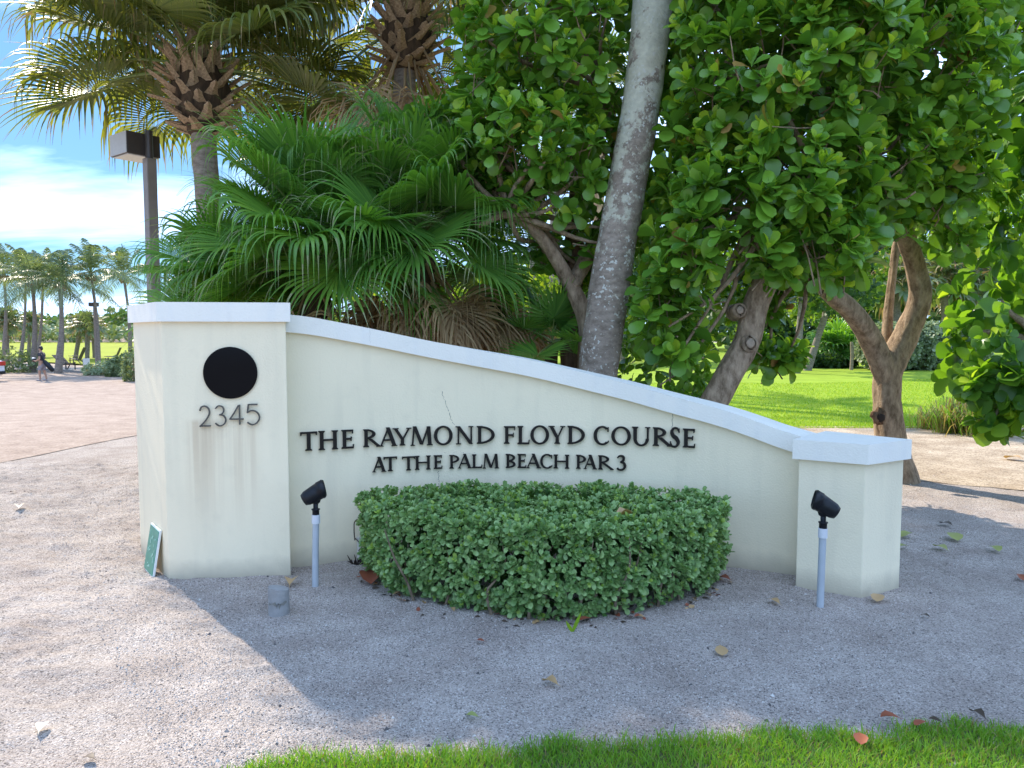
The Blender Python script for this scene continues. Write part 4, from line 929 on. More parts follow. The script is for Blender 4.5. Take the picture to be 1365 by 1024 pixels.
def no_wall(P):
    """foliage keeps clear of the wall, and the leaning palm's trunk stands in front of the crowns"""
    tx = np.interp(P[:, 2], LEAN[:, 0 + 2], LEAN[:, 0]); lean = (np.abs(P[:, 0] * 6.75 / np.maximum(P[:, 1], 4) - tx) < .27) & (P[:, 1] < 6.98)
    return (P[:, 1] > wall_y(P[:, 0]) + .42) & (P[:, 2] > .35) & ~lean
tA = [([drop(792, 640, 7.3, -.1), at(783, 500, 7.3), at(782, 430, 7.25), at(758, 375, 7.2), at(735, 335, 7.1), at(705, 300, 7.0), at(678, 286, 6.9), at(640, 300, 6.8)], [.14, .12, .105, .10, .085, .07, .05, .02]),
      ([at(762, 382, 7.2), at(790, 330, 7.4), at(820, 250, 7.5), at(800, 120, 7.6), at(770, 20, 7.7)], [.075, .07, .06, .05, .03])]
eA = [E(760, 60, 7.0, .85, .8, .65), E(700, 20, 7.0, .6, .6, .6), E(690, 185, 6.9, .62, .6, .42), E(760, 200, 6.8, .6, .6, .42), E(640, 130, 7.0, .35, .5, .35), E(655, 60, 6.9, .35, .4, .4), E(800, 130, 7.2, .55, .6, .5), E(570, 160, 7.5, .5, .4, .12), E(745, 330, 7.6, .35, .35, .22), E(690, 240, 7.2, .5, .5, .3), E(610, 190, 7.4, .4, .4, .22), E(805, 320, 7.1, .32, .3, .3), E(735, 255, 6.8, .35, .3, .25),
      E(760, -120, 7.4, 1.1, 1.0, .8), E(700, -260, 7.7, 1.0, 1.0, .8), E(820, -330, 7.6, 1.2, 1.1, 1.0), E(740, -480, 7.4, 1.2, 1.1, .9), E(800, 380, 7.7, .3, .3, .3), E(870, 120, 7.6, .5, .4, .6), E(865, 300, 7.6, .4, .4, .5), E(880, 0, 7.6, .5, .4, .5)]
clusia_tree("broad leaved tree with thin arching trunk, left of the leaning pale palm trunk", tA, eA, 1750, 21, .152, clip=no_wall)
tB = [([drop(930, 660, 6.5, -.1), at(940, 560, 6.5), at(968, 505, 6.5), at(996, 455, 6.5), at(1008, 405, 6.5), at(1035, 340, 6.5), at(1030, 260, 6.6), at(985, 130, 6.8), at(960, 20, 7.0)], [.165, .14, .125, .115, .10, .088, .075, .06, .045]),
      ([at(1018, 350, 6.5), at(1080, 250, 6.4), at(1140, 140, 6.4)], [.085, .07, .05])]
eB = [E(960, 90, 6.7, .8, .8, .7), E(920, 220, 6.6, .5, .6, .5), E(990, 250, 6.3, .6, .6, .5), E(930, 330, 6.4, .55, .6, .42), E(1020, 335, 6.2, .42, .45, .32), E(890, 410, 6.5, .35, .4, .38), E(900, 465, 6.5, .28, .3, .3), E(1040, 120, 6.2, .7, .7, .7), E(1110, 60, 6.1, .6, .7, .6), E(1075, 230, 6.0, .55, .5, .5), E(1100, 320, 6.0, .35, .4, .28),
      E(960, -120, 7.0, 1.1, 1.1, .9), E(1060, -260, 7.0, 1.2, 1.2, 1.0), E(960, -460, 6.8, 1.3, 1.2, 1.0), E(930, 20, 6.4, .5, .5, .5), E(1000, 400, 7.4, .35, .4, .25), E(1030, 470, 7.6, .3, .3, .2)]
tb = clusia_tree("broad leaved tree with thick leaning trunk bearing two sawn knots above the coping", tB, eB, 2150, 22, .160, clip=no_wall)
for px, py, rad in ((999, 458, .075), (985, 414, .06)):                     # sawn-off limbs on the leaning trunk
    c = at(px, py, 6.40); d = Vector((.1, -1, .15)).normalized(); mb = MB(); tube(mb, [c - d * .12, c, c + d * .02, c + d * .027, c + d * .015], [rad * 1.2, rad * 1.05, rad, rad * .7, rad * .25], 16, noise=.05); k = mb.build("sawn_knot", M['clusia_bark'], tb)
    mb = MB(); tube(mb, [c + d * .016, c + d * .024, c + d * .031], [rad * .62, rad * .6, rad * .2], 14, noise=.08); mb.build("cut_face", M['wood_cut'], k)
tC = [([drop(1198, 640, 8.0, -.1), at(1190, 600, 8.0), at(1184, 545, 8.0), at(1184, 500, 8.0), at(1207, 448, 8.0), at(1226, 395, 7.9), at(1218, 350, 7.8), at(1203, 300, 7.6), at(1195, 220, 7.3), at(1180, 120, 7.0)], [.27, .17, .14, .135, .108, .096, .092, .085, .07, .05]),
      ([at(1184, 545, 8.0), at(1181, 505, 7.97), at(1163, 455, 7.9), at(1135, 415, 7.7), at(1102, 385, 7.5), at(1085, 330, 7.2), at(1070, 250, 7.0)], [.09, .112, .105, .10, .09, .075, .05]),
      ([at(1184, 510, 8.03), at(1183, 440, 8.2), at(1190, 365, 8.3), at(1200, 290, 8.4)], [.055, .05, .045, .04])]
eC = [E(1180, 60, 6.4, .7, .8, .7), E(1240, 120, 6.4, .6, .7, .7), E(1280, 30, 6.6, .5, .6, .7), E(1170, 190, 6.3, .55, .6, .5), E(1255, 225, 6.6, .42, .5, .4), E(1150, 280, 6.6, .5, .5, .35), E(1215, 270, 6.9, .4, .4, .25), E(1050, 350, 7.0, .3, .4, .25), E(1120, 345, 7.0, .3, .4, .2), E(1265, 310, 7.2, .35, .35, .2),
      E(1180, -150, 7.0, 1.1, 1.1, .9), E(1260, -250, 7.2, 1.1, 1.1, 1.0), E(1230, -480, 6.8, 1.2, 1.1, .9), E(1100, -330, 7.4, 1.2, 1.1, 1.0)]
tc = clusia_tree("broad leaved tree with forked trunk rising behind the low end pillar", tC, eC, 1950, 23, .160, clip=no_wall)
c = at(1171, 555, 7.83); mb = MB(); blob(mb, c, .075, .05, .085, noise=.5); k = mb.build("bark_scar", M['red_bark'], tc); mb = MB(); blob(mb, c + Vector((.008, -.04, -.01)), .045, .022, .05, noise=.4); mb.build("hollow", M['hollow'], k)

# right-hand tree with big rounded leaves reaching down to the sand
def leafy_tree(name, label, cat, trunk, ells, n, seed, mats, size, tpl='round', bark='clusia_bark', leaf_parts=0, group=None, nl=6, axis_up=.3, spread=(30, 95), trunk_n=12, shell=(.5, 1.0)):
    r = np.random.default_rng(seed); g = np.array(tuple(trunk[0][0][0])); t = thing(name, label, cat, (g[0], g[1], float(hgt(g[0], g[1]))), group)
    for pts, rads in trunk:
        mb = MB(); limb(mb, pts, rads, trunk_n, k=18, r=r); mb.build("trunk", M[bark], t)
    src = [np.array(tuple(p)) for pts, _ in trunk for p in pts[-2:]]; mb = MB()
    for c, rad in ells:
        s_ = min(src, key=lambda z: np.linalg.norm(z - np.array(c))); branch_to(mb, r, s_, np.array(c), trunk[0][1][-1] * .7, .01, .12, 7)
    mb.build("branches", M[bark], t)['kind'] = 'stuff'
    P, N_ = ell_points(r, n, ells, shell); A = nrm(N_ * .8 + UP * axis_up + .5 * r.standard_normal(N_.shape)); lp, lf, ls, lm = rosettes(r, P, A, nl, size, spread, .25)
    lm = np.minimum(lm, len(mats) - 1); foliage(t, tpl, lp, lf, ls, lm, mats, leaf_parts); return t


def G(x, y, z=0.): return np.array((x, y, z + float(hgt(x, y))))


leafy_tree("sea_grape_tree", "tree with large rounded leaves hanging to the sand right of the forked trunk", "tree",
           [([G(5.6, 7.3, -.1), G(5.5, 7.2, 1.0), G(5.6, 7.1, 2.4), G(5.4, 7.2, 4.0)], [.16, .13, .11, .06]), ([G(5.5, 7.2, 1.0), G(5.1, 7.0, 1.6), G(4.75, 6.9, 1.5)], [.07, .05, .02])],
           [E(1350, 470, 7.0, .62, .6, .5), E(1335, 400, 7.1, .5, .5, .45), E(1335, 510, 6.9, .38, .4, .28), E(1410, 540, 6.8, .6, .6, .45), E(1345, 250, 7.6, .45, .5, .6), E(1330, 120, 7.8, .4, .5, .7), E(1350, 10, 7.6, .4, .5, .7), E(1420, 330, 7.2, .8, .7, .9), E(1440, 100, 7.2, .9, .8, 1.0), E(1420, -120, 7.4, 1.0, .9, .9), E(1292, 440, 7.3, .2, .2, .2), E(1322, 562, 6.8, .15, .2, .10)],
           820, 31, [M['seagrape'], M['clusia_y']], .16, leaf_parts=300)

# ------------------------------------------------------------------ palms behind the sign
FANM = [M['fan'], M['petiole'], M['fan_tip']]; SABM = [M['sabal'], M['petiole'], M['sabal_tip']]; DEADM = [M['dead'], M['dead'], M['dead']]


def palm_root(name, label, cat, base, group=None): return thing(name, label, cat, tuple(base), group)


# tall leaning coconut palm: the pale trunk crosses the picture, its crown is far above the frame
b = drop(783, 683, 6.7, -.1); t = palm_root("coconut_palm", "tall leaning palm with pale lichen-spotted trunk directly behind the wall", "palm tree", b)
mb = MB(); pts = [b, at(798, 490, 6.7), at(810, 400, 6.7), at(835, 252, 6.75), at(853, 150, 6.75), at(871, 0, 6.8), at(886, -160, 6.85), at(905, -420, 6.9)]
limb(mb, pts, [.21, .178, .178, .168, .166, .195, .17, .13], 28, k=110, noise=.03, swell=False); mb.build("trunk", M['coco_bark'], t); top = np.array(tuple(pts[-1])); r = np.random.default_rng(41)
for k in range(18): pinnate_frond(r, top, k * 2.4 + .3, 1.15 - k * .085, 2.9, 56, .45 + .02 * k, .6, .6, w=.022).build("frond", [M['coco'], M['petiole']], t)


def sabal(label, base, bend, top, rad, seed, nfr=34, ndead=10, boots=(.95, .47), crown_r=1.05, pl=1.15, nboot=80, group="cabbage palms behind the sign", dead_len=.8, elmax=1.35, elmin=-.5, gaps=()):
    """cabbage palm: trunk, a basket of split leaf bases under the crown, costapalmate fronds, hanging dead fronds"""
    r = np.random.default_rng(seed); t = palm_root("cabbage_palm", label, "palm tree", base, group)
    mb = MB(); limb(mb, [base, bend, top], [rad * 1.15, rad, rad * .92], 16, k=24, noise=.04, r=r, swell=False); mb.build("trunk", M['sabal_bark'], t); top = np.array(tuple(top)); h, br = boots
    ax = nrm(top - np.array(tuple(bend))); mb = MB(); q = np.linspace(0, 1, 9); tube(mb, [top + ax * h * s_ for s_ in q], rad * .95 + (br * .62 - rad * .95) * np.sin(np.pi * np.minimum(q * 1.15, 1.0)) ** .8 * (q < .98), 14, noise=.14, r=r); mb.build("boot_core", M['boot_core'], t)
    mb = MB(); ys = [0, .3, .62, .8, 1.0]; ws = [.24, .16, .11, .11, .03]; V = []
    for y, w in zip(ys, ws): V += [(-w, y, -.0), (0, y, .09 * (1 - y * .6)), (w, y, 0), (0, y, -.05)]
    F = [(4 * i + a, 4 * i + (a + 1) % 4, 4 * i + 4 + (a + 1) % 4, 4 * i + 4 + a) for i in range(4) for a in range(4)]; mb.add(V, F, 0, False); me = mb.mesh("leaf_base", M['boot'])
    for k in range(nboot):
        f = (k + .5) / nboot; a = k * 2.39996 + .3 * r.random(); rr = rad * .9 + (br * .62 - rad * .9) * math.sin(math.pi * min(.98, f * 1.05 + .02)) ** .8; out = np.array((math.cos(a), math.sin(a), 0))
        p = top + ax * h * f * .98 + out * rr * .82; d = nrm(out * (.95 - .25 * f) + ax * (.25 + .9 * f) + .16 * r.standard_normal(3)); Fm = leaf_frames(p[None], d[None], (ax + out * .1)[None])[0]
        o = link(me, "leaf_base", t); X = Matrix(Fm.tolist()).to_4x4() @ Matrix.Diagonal((.40, .20 + .19 * r.random(), .42, 1)); X.translation = Vector(p); o.matrix_basis = X
    hub = top + ax * h * .92
    for k in range(nfr):
        f = k / (nfr - 1); az = k * 2.39996 + seed; el = elmax - (elmax - elmin) * f ** .85 + .1 * r.standard_normal(); el = max(el, .55 + .2 * r.random()) if -math.sin(az) > .35 else el; el = max(el, .12) if (seed == 3 and math.cos(az) < -.3) else el; fr_ = fan_frond(r, hub - ax * .25 * f, az, el, pl * (.85 + .3 * r.random()), crown_r * (.9 + .2 * r.random()), 52, 300, .42, .55 + .5 * r.random(), .10 + .14 * f, 1.0, .35, .5 * r.standard_normal() * .4, 8, 1.3, .6)
        if k not in gaps: fr_.build("frond", SABM, t)  # listed fronds left out to shape sun flecks on the gravel
    for k in range(ndead):
        az = k * 2.39996 + 1.1 * seed
        if seed == 3 and (-math.sin(az) > .5 or math.cos(az) < .2): continue
        fan_frond(r, hub - ax * (.25 + .3 * r.random()), az, -.55 - .6 * r.random(), pl * .8, dead_len * (.8 + .4 * r.random()), 30, 200, .3, 1.25, .25, .6, .5, .3, 7, .8, 0).build("dead_frond", DEADM, t)
    return t


Y1 = 9.0
sabal("stout cabbage palm with basket of split leaf bases beside the street lamp", drop(306, 600, Y1, -.1), at(277, 262, Y1), at(271, 180, Y1), .150, 3, nfr=44, ndead=7, boots=(1.02, .52), crown_r=1.05, pl=1.0, elmin=-.25, gaps=(3, 6, 14, 19, 27, 35))
sabal("second cabbage palm with shaggy brown skirt, right of the stout one", drop(540, 640, 9.4, -.1), at(534, 200, 9.4), at(540, 96, 9.4), .150, 5, nfr=32, ndead=24, boots=(.9, .5), crown_r=1.05, pl=1.0, dead_len=.95)


def fan_palm(label, base, top, seed, nfr, Rr, pl, ndead, elmax=1.3, elmin=-.35, group="fan palms crowding behind the wall", droop=.95, trunk_r=.13, sp=310, azs=None, tipdry=.62, dead_el=-1.0, name="fan_palm", nseg=66):
    r = np.random.default_rng(seed); t = palm_root(name, label, "palm tree", base, group); mb = MB(); limb(mb, [base, (Vector(base) + Vector(top)) / 2, top], [trunk_r * 1.2, trunk_r, trunk_r], 12, k=12, noise=.12, r=r); mb.build("trunk", M['boot_core'], t); top = np.array(tuple(top))
    for k in range(nfr):
        f = k / max(1, nfr - 1); az = k * 2.39996 + seed * .7; el = elmax - (elmax - elmin) * f ** .9 + .10 * r.standard_normal()
        fan_frond(r, top + UP * .1 * (1 - f), az, el, pl * (.8 + .4 * r.random()), Rr * (.85 + .3 * r.random()), nseg, sp, .50, droop * (.35 + .8 * r.random()), .10 + .10 * f, .25, .34, .35 * r.standard_normal(), 12, 1.0, tipdry, 1.6).build("frond", FANM, t)
    for k in range(ndead):
        az = k * 2.39996 + seed; fan_frond(r, top - UP * (.1 + .3 * r.random()), az, dead_el + .4 * r.random(), pl * .8, Rr * (.85 + .3 * r.random()), 30, 220, .35, 1.3, .25, .3, .4, .3 * r.standard_normal(), 8, .8, 0).build("dead_frond", DEADM, t)
    return t


fan_palm("large fan palm with bright drooping fronds nearest the numbered pillar", drop(400, 640, 7.2, -.1), at(425, 335, 7.2), 2, 38, .84, .70, 8, elmax=1.25)
fan_palm("large fan palm with long hanging leaf tips, middle of the wall", drop(560, 640, 7.4, -.1), at(560, 315, 7.4), 4, 34, .82, .70, 22, elmin=-.25)
fan_palm("smaller fan palm with fronds spreading over the numbered pillar", drop(318, 640, 7.6, -.1), at(322, 385, 7.5), 6, 24, .66, .44, 3, elmin=-.3, elmax=.8)
fan_palm("brown dying fan palm under the arching branch", drop(665, 640, 7.9, -.1), at(665, 345, 7.9), 8, 5, .6, .5, 18, elmin=-.2, dead_el=-.9)
fan_palm("young palmetto with pale spiky fan left of the reddish trunk", drop(728, 640, 7.35, -.1), at(736, 462, 7.35), 9, 9, .46, .28, 0, elmax=1.2, elmin=.0, droop=.12, trunk_r=.06, sp=290, tipdry=.2, name="palmetto", nseg=28)
b = drop(760, 640, 7.55, -.1); t = palm_root("tree_trunk", "straight reddish tree trunk just left of the leaning palm", "tree", b); mb = MB(); limb(mb, [b, at(761, 480, 7.55), at(762, 400, 7.55), at(765, 330, 7.6), at(772, 230, 7.7), at(790, 110, 7.8)], [.12, .108, .10, .095, .08, .05], 14, k=30, noise=.07); mb.build("trunk", M['red_bark'], t)
r = np.random.default_rng(77)
b = drop(497, 640, 12.0, -.1); t = palm_root("feather_palm", "feather palm with arching fronds behind the fan palms", "palm tree", b); tp_ = at(492, 190, 12); mb = MB(); limb(mb, [b, at(495, 350, 12), tp_], [.13, .11, .09], 10, k=12); mb.build("trunk", M['coco_bark2'], t)
for k in range(16): pinnate_frond(r, tuple(tp_), k * 2.39996, 1.2 - k * .08, 2.1, 44, .5, .45, .55, w=.018).build("frond", [M['coco'], M['petiole']], t)
b = drop(802, 560, 19, -.1); mb = MB(); t = palm_root("distant_palm", "palm trunk seen through the gap left of the leaning palm", "palm tree", b); limb(mb, [b, at(798, 300, 19), at(797, 130, 19)], [.17, .15, .15], 12, k=16, noise=.06); mb.build("trunk", M['boot'], t); tp_ = at(797, 130, 19)
for k in range(16): fan_frond(r, tuple(tp_), k * 2.4, 1.2 - k * .1, 1.0, 1.0, 30, 290, .35, .6, .15, .8, .3, 0, 7).build("frond", SABM, t)

# sunlit shrubs filling the gaps behind the palms
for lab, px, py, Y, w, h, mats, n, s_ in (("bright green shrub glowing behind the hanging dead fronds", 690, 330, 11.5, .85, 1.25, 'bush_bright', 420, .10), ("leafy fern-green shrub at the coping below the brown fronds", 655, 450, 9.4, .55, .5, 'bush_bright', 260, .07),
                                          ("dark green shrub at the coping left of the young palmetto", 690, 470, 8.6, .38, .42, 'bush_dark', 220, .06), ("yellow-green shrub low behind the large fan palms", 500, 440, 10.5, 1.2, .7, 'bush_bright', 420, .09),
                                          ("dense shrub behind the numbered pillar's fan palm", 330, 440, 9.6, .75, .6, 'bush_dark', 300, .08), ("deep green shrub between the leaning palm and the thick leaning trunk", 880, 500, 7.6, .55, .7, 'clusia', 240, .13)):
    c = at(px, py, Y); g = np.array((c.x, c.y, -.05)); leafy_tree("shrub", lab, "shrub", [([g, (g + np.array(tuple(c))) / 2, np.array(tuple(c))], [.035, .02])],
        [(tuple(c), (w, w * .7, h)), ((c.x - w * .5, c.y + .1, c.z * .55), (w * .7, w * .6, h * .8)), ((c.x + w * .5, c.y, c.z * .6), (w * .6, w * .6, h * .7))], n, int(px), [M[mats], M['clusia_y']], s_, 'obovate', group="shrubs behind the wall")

# ------------------------------------------------------------------ street lamps
def box_lamp(label, base, H, pw, bw, bd, bh, rz, group="box-headed lamp posts"):
    t = thing("street_lamp", label, "street lamp", tuple(base), group); b = Vector(base); Rz = Matrix.Rotation(rz, 3, 'Z')
    mb = MB(); box(mb, b + Vector((0, 0, (H - bh * 1.15) / 2)), (pw, pw, H - bh * 1.15), rz=rz); bevel(mb.build("pole", M['pole_brown'], t), pw * .08)
    mb = MB(); tube(mb, [b + Vector((0, 0, H - bh * 1.2)), b + Vector((0, 0, H + .03))], pw * .38, 14); mb.build("tenon", M['lamp_bronze'], t)
    c = b + Rz @ Vector((-bw * .12, bd * .5 + pw * .25, 0)) + Vector((0, 0, H - bh * .52)); mb = MB(); box(mb, c, (bw, bd, bh), rz=rz); bevel(mb.build("lamp_box", M['lamp_bronze'], t), .006)
    mb = MB(); box(mb, c - Vector((0, 0, bh / 2 + .004)), (bw * .88, bd * .88, .012), rz=rz); mb.build("diffuser", M['lens'], t)
    mb = MB(); box(mb, c - Rz @ Vector((bw / 2 + .003, 0, 0)), (.006, bd * .98, bh * .96), rz=rz); mb.build("lit_end_plate", M['lamp_lit_grey'], t)  # added pale plate: the lit look of this box end, put into colour


pb = gnd(212, 601); pb = drop(212, 600, 9.6, float(hgt(-4.5, 9.6))); box_lamp("tall bronze lamp post with box head, nearest the numbered pillar", pb, at(210, 178, 9.6).z - pb.z, .125, .42, .44, .27, R(52))

# ------------------------------------------------------------------ far left: parking, palms, people
def coco_far(label, px, py, Y, cxp, cyp, L_, rad, seed, nfr=18):
    r = np.random.default_rng(seed); p = at(px, py, Y); b = Vector((p.x, p.y, float(hgt(p.x, p.y)) - .05)); tp_ = at(cxp, cyp, Y); t = thing("coconut_palm", label, "palm tree", tuple(b), "coconut palms lining the parking area")
    mb = MB(); limb(mb, [b, (b + tp_) / 2 + Vector((.15, 0, 0)), tp_], [rad * 1.3, rad * .78, rad * .6], 10, k=14, r=r); mb.build("trunk", M['coco_bark2'], t); c = tuple(tp_)
    for k in range(nfr):
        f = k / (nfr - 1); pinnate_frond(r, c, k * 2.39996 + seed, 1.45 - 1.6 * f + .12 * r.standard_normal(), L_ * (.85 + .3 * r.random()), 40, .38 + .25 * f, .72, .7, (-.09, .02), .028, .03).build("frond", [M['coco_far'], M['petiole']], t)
    mb = MB()
    for k in range(7): a = k * .9; blob(mb, tp_ + Vector((math.cos(a) * .22, math.sin(a) * .22, -.28 - .1 * (k % 2))), .11, .11, .14, 8, 5)
    mb.build("coconuts", M['dead'], t)['kind'] = 'stuff'


for a in (("thick trunked coconut palm behind the walking person", 77, 488, 43, 80, 376, 3.1, .17, 51), ("coconut palm with dark trunk base left of the walking person", 43, 488, 44, 43, 372, 3.1, .15, 52),
          ("thin coconut palm slanting right at the parking's far left", 25, 474, 50, 34, 365, 3.1, .11, 53), ("slender coconut palm crossing behind the dark trunk", 48, 468, 56, 57, 366, 3.0, .12, 54),
          ("coconut palm growing beside the far lamp post", 131, 488, 45, 121, 364, 3.0, .12, 55), ("coconut palm with tall upright crown next to the numbered pillar", 173, 462, 52, 165, 368, 3.4, .13, 56), ("coconut palm at the picture's left border", 3, 478, 52, 6, 364, 3.1, .13, 57)): coco_far(*a)


def sabal_far(label, px, py, Y, cxp, cyp, Rr, rad, seed, cat="palm tree", group="small cabbage palms on the golf grass"):
    r = np.random.default_rng(seed); p = at(px, py, Y); b = Vector((p.x, p.y, float(hgt(p.x, p.y)) - .05)); tp_ = at(cxp, cyp, Y); t = thing("cabbage_palm", label, cat, tuple(b), group)
    mb = MB(); limb(mb, [b, (b + tp_) / 2, tp_], [rad * 1.1, rad, rad], 9, k=10, r=r); mb.build("trunk", M['coco_bark2'], t)
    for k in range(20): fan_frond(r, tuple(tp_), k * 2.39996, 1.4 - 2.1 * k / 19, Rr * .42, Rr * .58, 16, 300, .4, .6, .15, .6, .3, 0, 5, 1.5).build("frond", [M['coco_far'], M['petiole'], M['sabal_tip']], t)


for a in (("small cabbage palm leaning right on the golf grass", 100, 474, 62, 108, 434, 1.5, .17, 61), ("small upright cabbage palm between the chairs", 116, 476, 60, 117, 432, 1.4, .17, 62), ("small cabbage palm close to the far lamp post", 126, 476, 64, 124, 436, 1.4, .15, 63), ("small cabbage palm at the far left behind the shrub", 9, 470, 58, 9, 428, 1.6, .16, 64),
          ("cabbage palm with a loose crown behind the far left trunks", 38, 468, 66, 40, 432, 1.6, .15, 65)): sabal_far(*a)
pb = gnd(129, 492); box_lamp("far lamp post with box head among the coconut palms", (pb.x, pb.y, pb.z), at(128, 403, pb.y).z - pb.z, .15, .55, .45, .26, R(20))


def mound(label, px, py, Y, w, h, mats, n, seed, s_=.16, group="shrubs along the parking area", tpl='small'):
    p = at(px, py, Y); g = np.array((p.x, p.y, float(hgt(p.x, p.y)))); leafy_tree("shrub", label, "shrub", [([g - UP * .05, g + UP * h * .5, g + UP * h * .8], [.04, .02])],
        [((g[0], g[1], g[2] + h * .45), (w * .5, w * .45, h * .55)), ((g[0] - w * .3, g[1], g[2] + h * .3), (w * .35, w * .35, h * .4)), ((g[0] + w * .3, g[1] + .1, g[2] + h * .3), (w * .35, w * .35, h * .4))], n, seed, [M[m_] for m_ in mats], s_, tpl, group=group, trunk_n=6)


mound("big grey-green shrub between the parked car and the person", 16, 497, 44, 2.9, 1.5, ('dune', 'silver'), 380, 71)
mound("loose pale shrub right of the far lamp post", 138, 496, 42, 1.9, .8, ('silver', 'dune'), 260, 72)
mound("round green shrub left of the numbered pillar", 166, 498, 40, 1.7, 1.25, ('dune', 'silver'), 300, 73)
mound("tall narrow shrub touching the numbered pillar's edge", 178, 500, 36, .9, 1.7, ('dune', 'silver'), 240, 74, .13)
mound("low grassy tuft at the foot of the far lamp post", 130, 495, 41, 1.3, .5, ('silver', 'blade_dry'), 200, 75, .16, tpl='lance')


def scrub_band(name, x0, x1, y0, y1, zf, n, s_, mat, seed, hh):
    r = np.random.default_rng(seed); x = x0 + (x1 - x0) * r.random(n); y = y0 + (y1 - y0) * r.random(n); top = hh * (.55 + .9 * (vnoise(x, y * .3, 6, seed) + .5)); z = hgt(x, y) + zf(y) + top * r.random(n) ** .6
    d = r.standard_normal((n, 3)); nn = r.standard_normal((n, 3)) + np.array((0, -1, 1.2)); P = np.column_stack([x, y, z]); mb = MB(); leaves_into(mb, 'small', P, leaf_frames(P, d, nn), s_ * (.6 + .8 * r.random(n)), (r.random(n) < .3).astype(int)); tag(mb.build(name, mat), kind='stuff')


scrub_band("dune_scrub", -110, -25, 104, 122, lambda y: 0, 9000, .75, [M['dune'], M['silver']], 81, 2.5)
scrub_band("dune_thicket", -130, -30, 126, 140, lambda y: 0.5, 9000, 1.0, [M['dune_g'], M['dune']], 82, 3.6)
tag(sheet("dune_ridge", np.linspace(-220, 10, 60), np.linspace(100, 190, 30), 0, M['sand'], lambda X, Y: hgt(X, Y) + 1.6 * S((Y - 104) / 30) + .5 * vnoise(X, Y, 9, 83) - .2), kind='structure')


def plank_chair(label, px, py, Y, rz, reclined):
    p = at(px, py, Y); b = Vector((p.x, p.y, float(hgt(p.x, p.y)) + .05)); t = thing("garden_chair", label, "chair", tuple(b), "dark wooden chairs on the golf grass"); Rz = Matrix.Rotation(rz, 3, 'Z')
    def slab(name, c, sz, tilt): mb = MB(); box(mb, b + Rz @ Vector(c), sz, rot=Rz @ Matrix.Rotation(tilt, 3, 'Y')); mb.build(name, M['chairwood'], t)
    a = .95 if reclined else .42
    for k in range(4): slab("back_slat", (.30 + .42 * math.sin(a) * .9, -.24 + .16 * k, .32 + .45 * math.cos(a)), (.03, .135, 1.0), a)
    for k in range(4): slab("seat_slat", (-.22 + .14 * k, 0, .36 - .03 * k), (.12, .62, .03), .2)
    for s_ in (-1, 1): slab("leg", (-.28, s_ * .30, .2), (.06, .05, .5), 0); slab("rear_leg", (.30, s_ * .30, .16), (.05, .05, .55), -.7); slab("armrest", (-.02, s_ * .34, .55), (.66, .11, .03), .05)


M['chairwood'] = plain("dark_chair_wood", (0.045, 0.04, 0.038), 0.6)
plank_chair("dark garden chair leaning far back beside the thick palm", 90, 487, 47, R(180 - 25), True)
plank_chair("upright dark garden chair below the leaning small palm", 101, 478, 55, R(10), False)
plank_chair("upright dark garden chair alone right of the far lamp post", 148, 478, 54, R(15), False)
p = at(115, 484, 46); t = thing("lawn_notice", "small pale blank notice board on a stake between chairs and lamp post", "notice board", (p.x, p.y, float(hgt(p.x, p.y)))); z0 = float(hgt(p.x, p.y)); mb = MB(); box(mb, (p.x, p.y, z0 + .55), (.40, .03, .42)); mb.build("panel", M['sign_white'], t); mb = MB(); box(mb, (p.x, p.y + .035, z0 + .3), (.05, .035, .7)); mb.build("stake", M['pole_brown'], t)

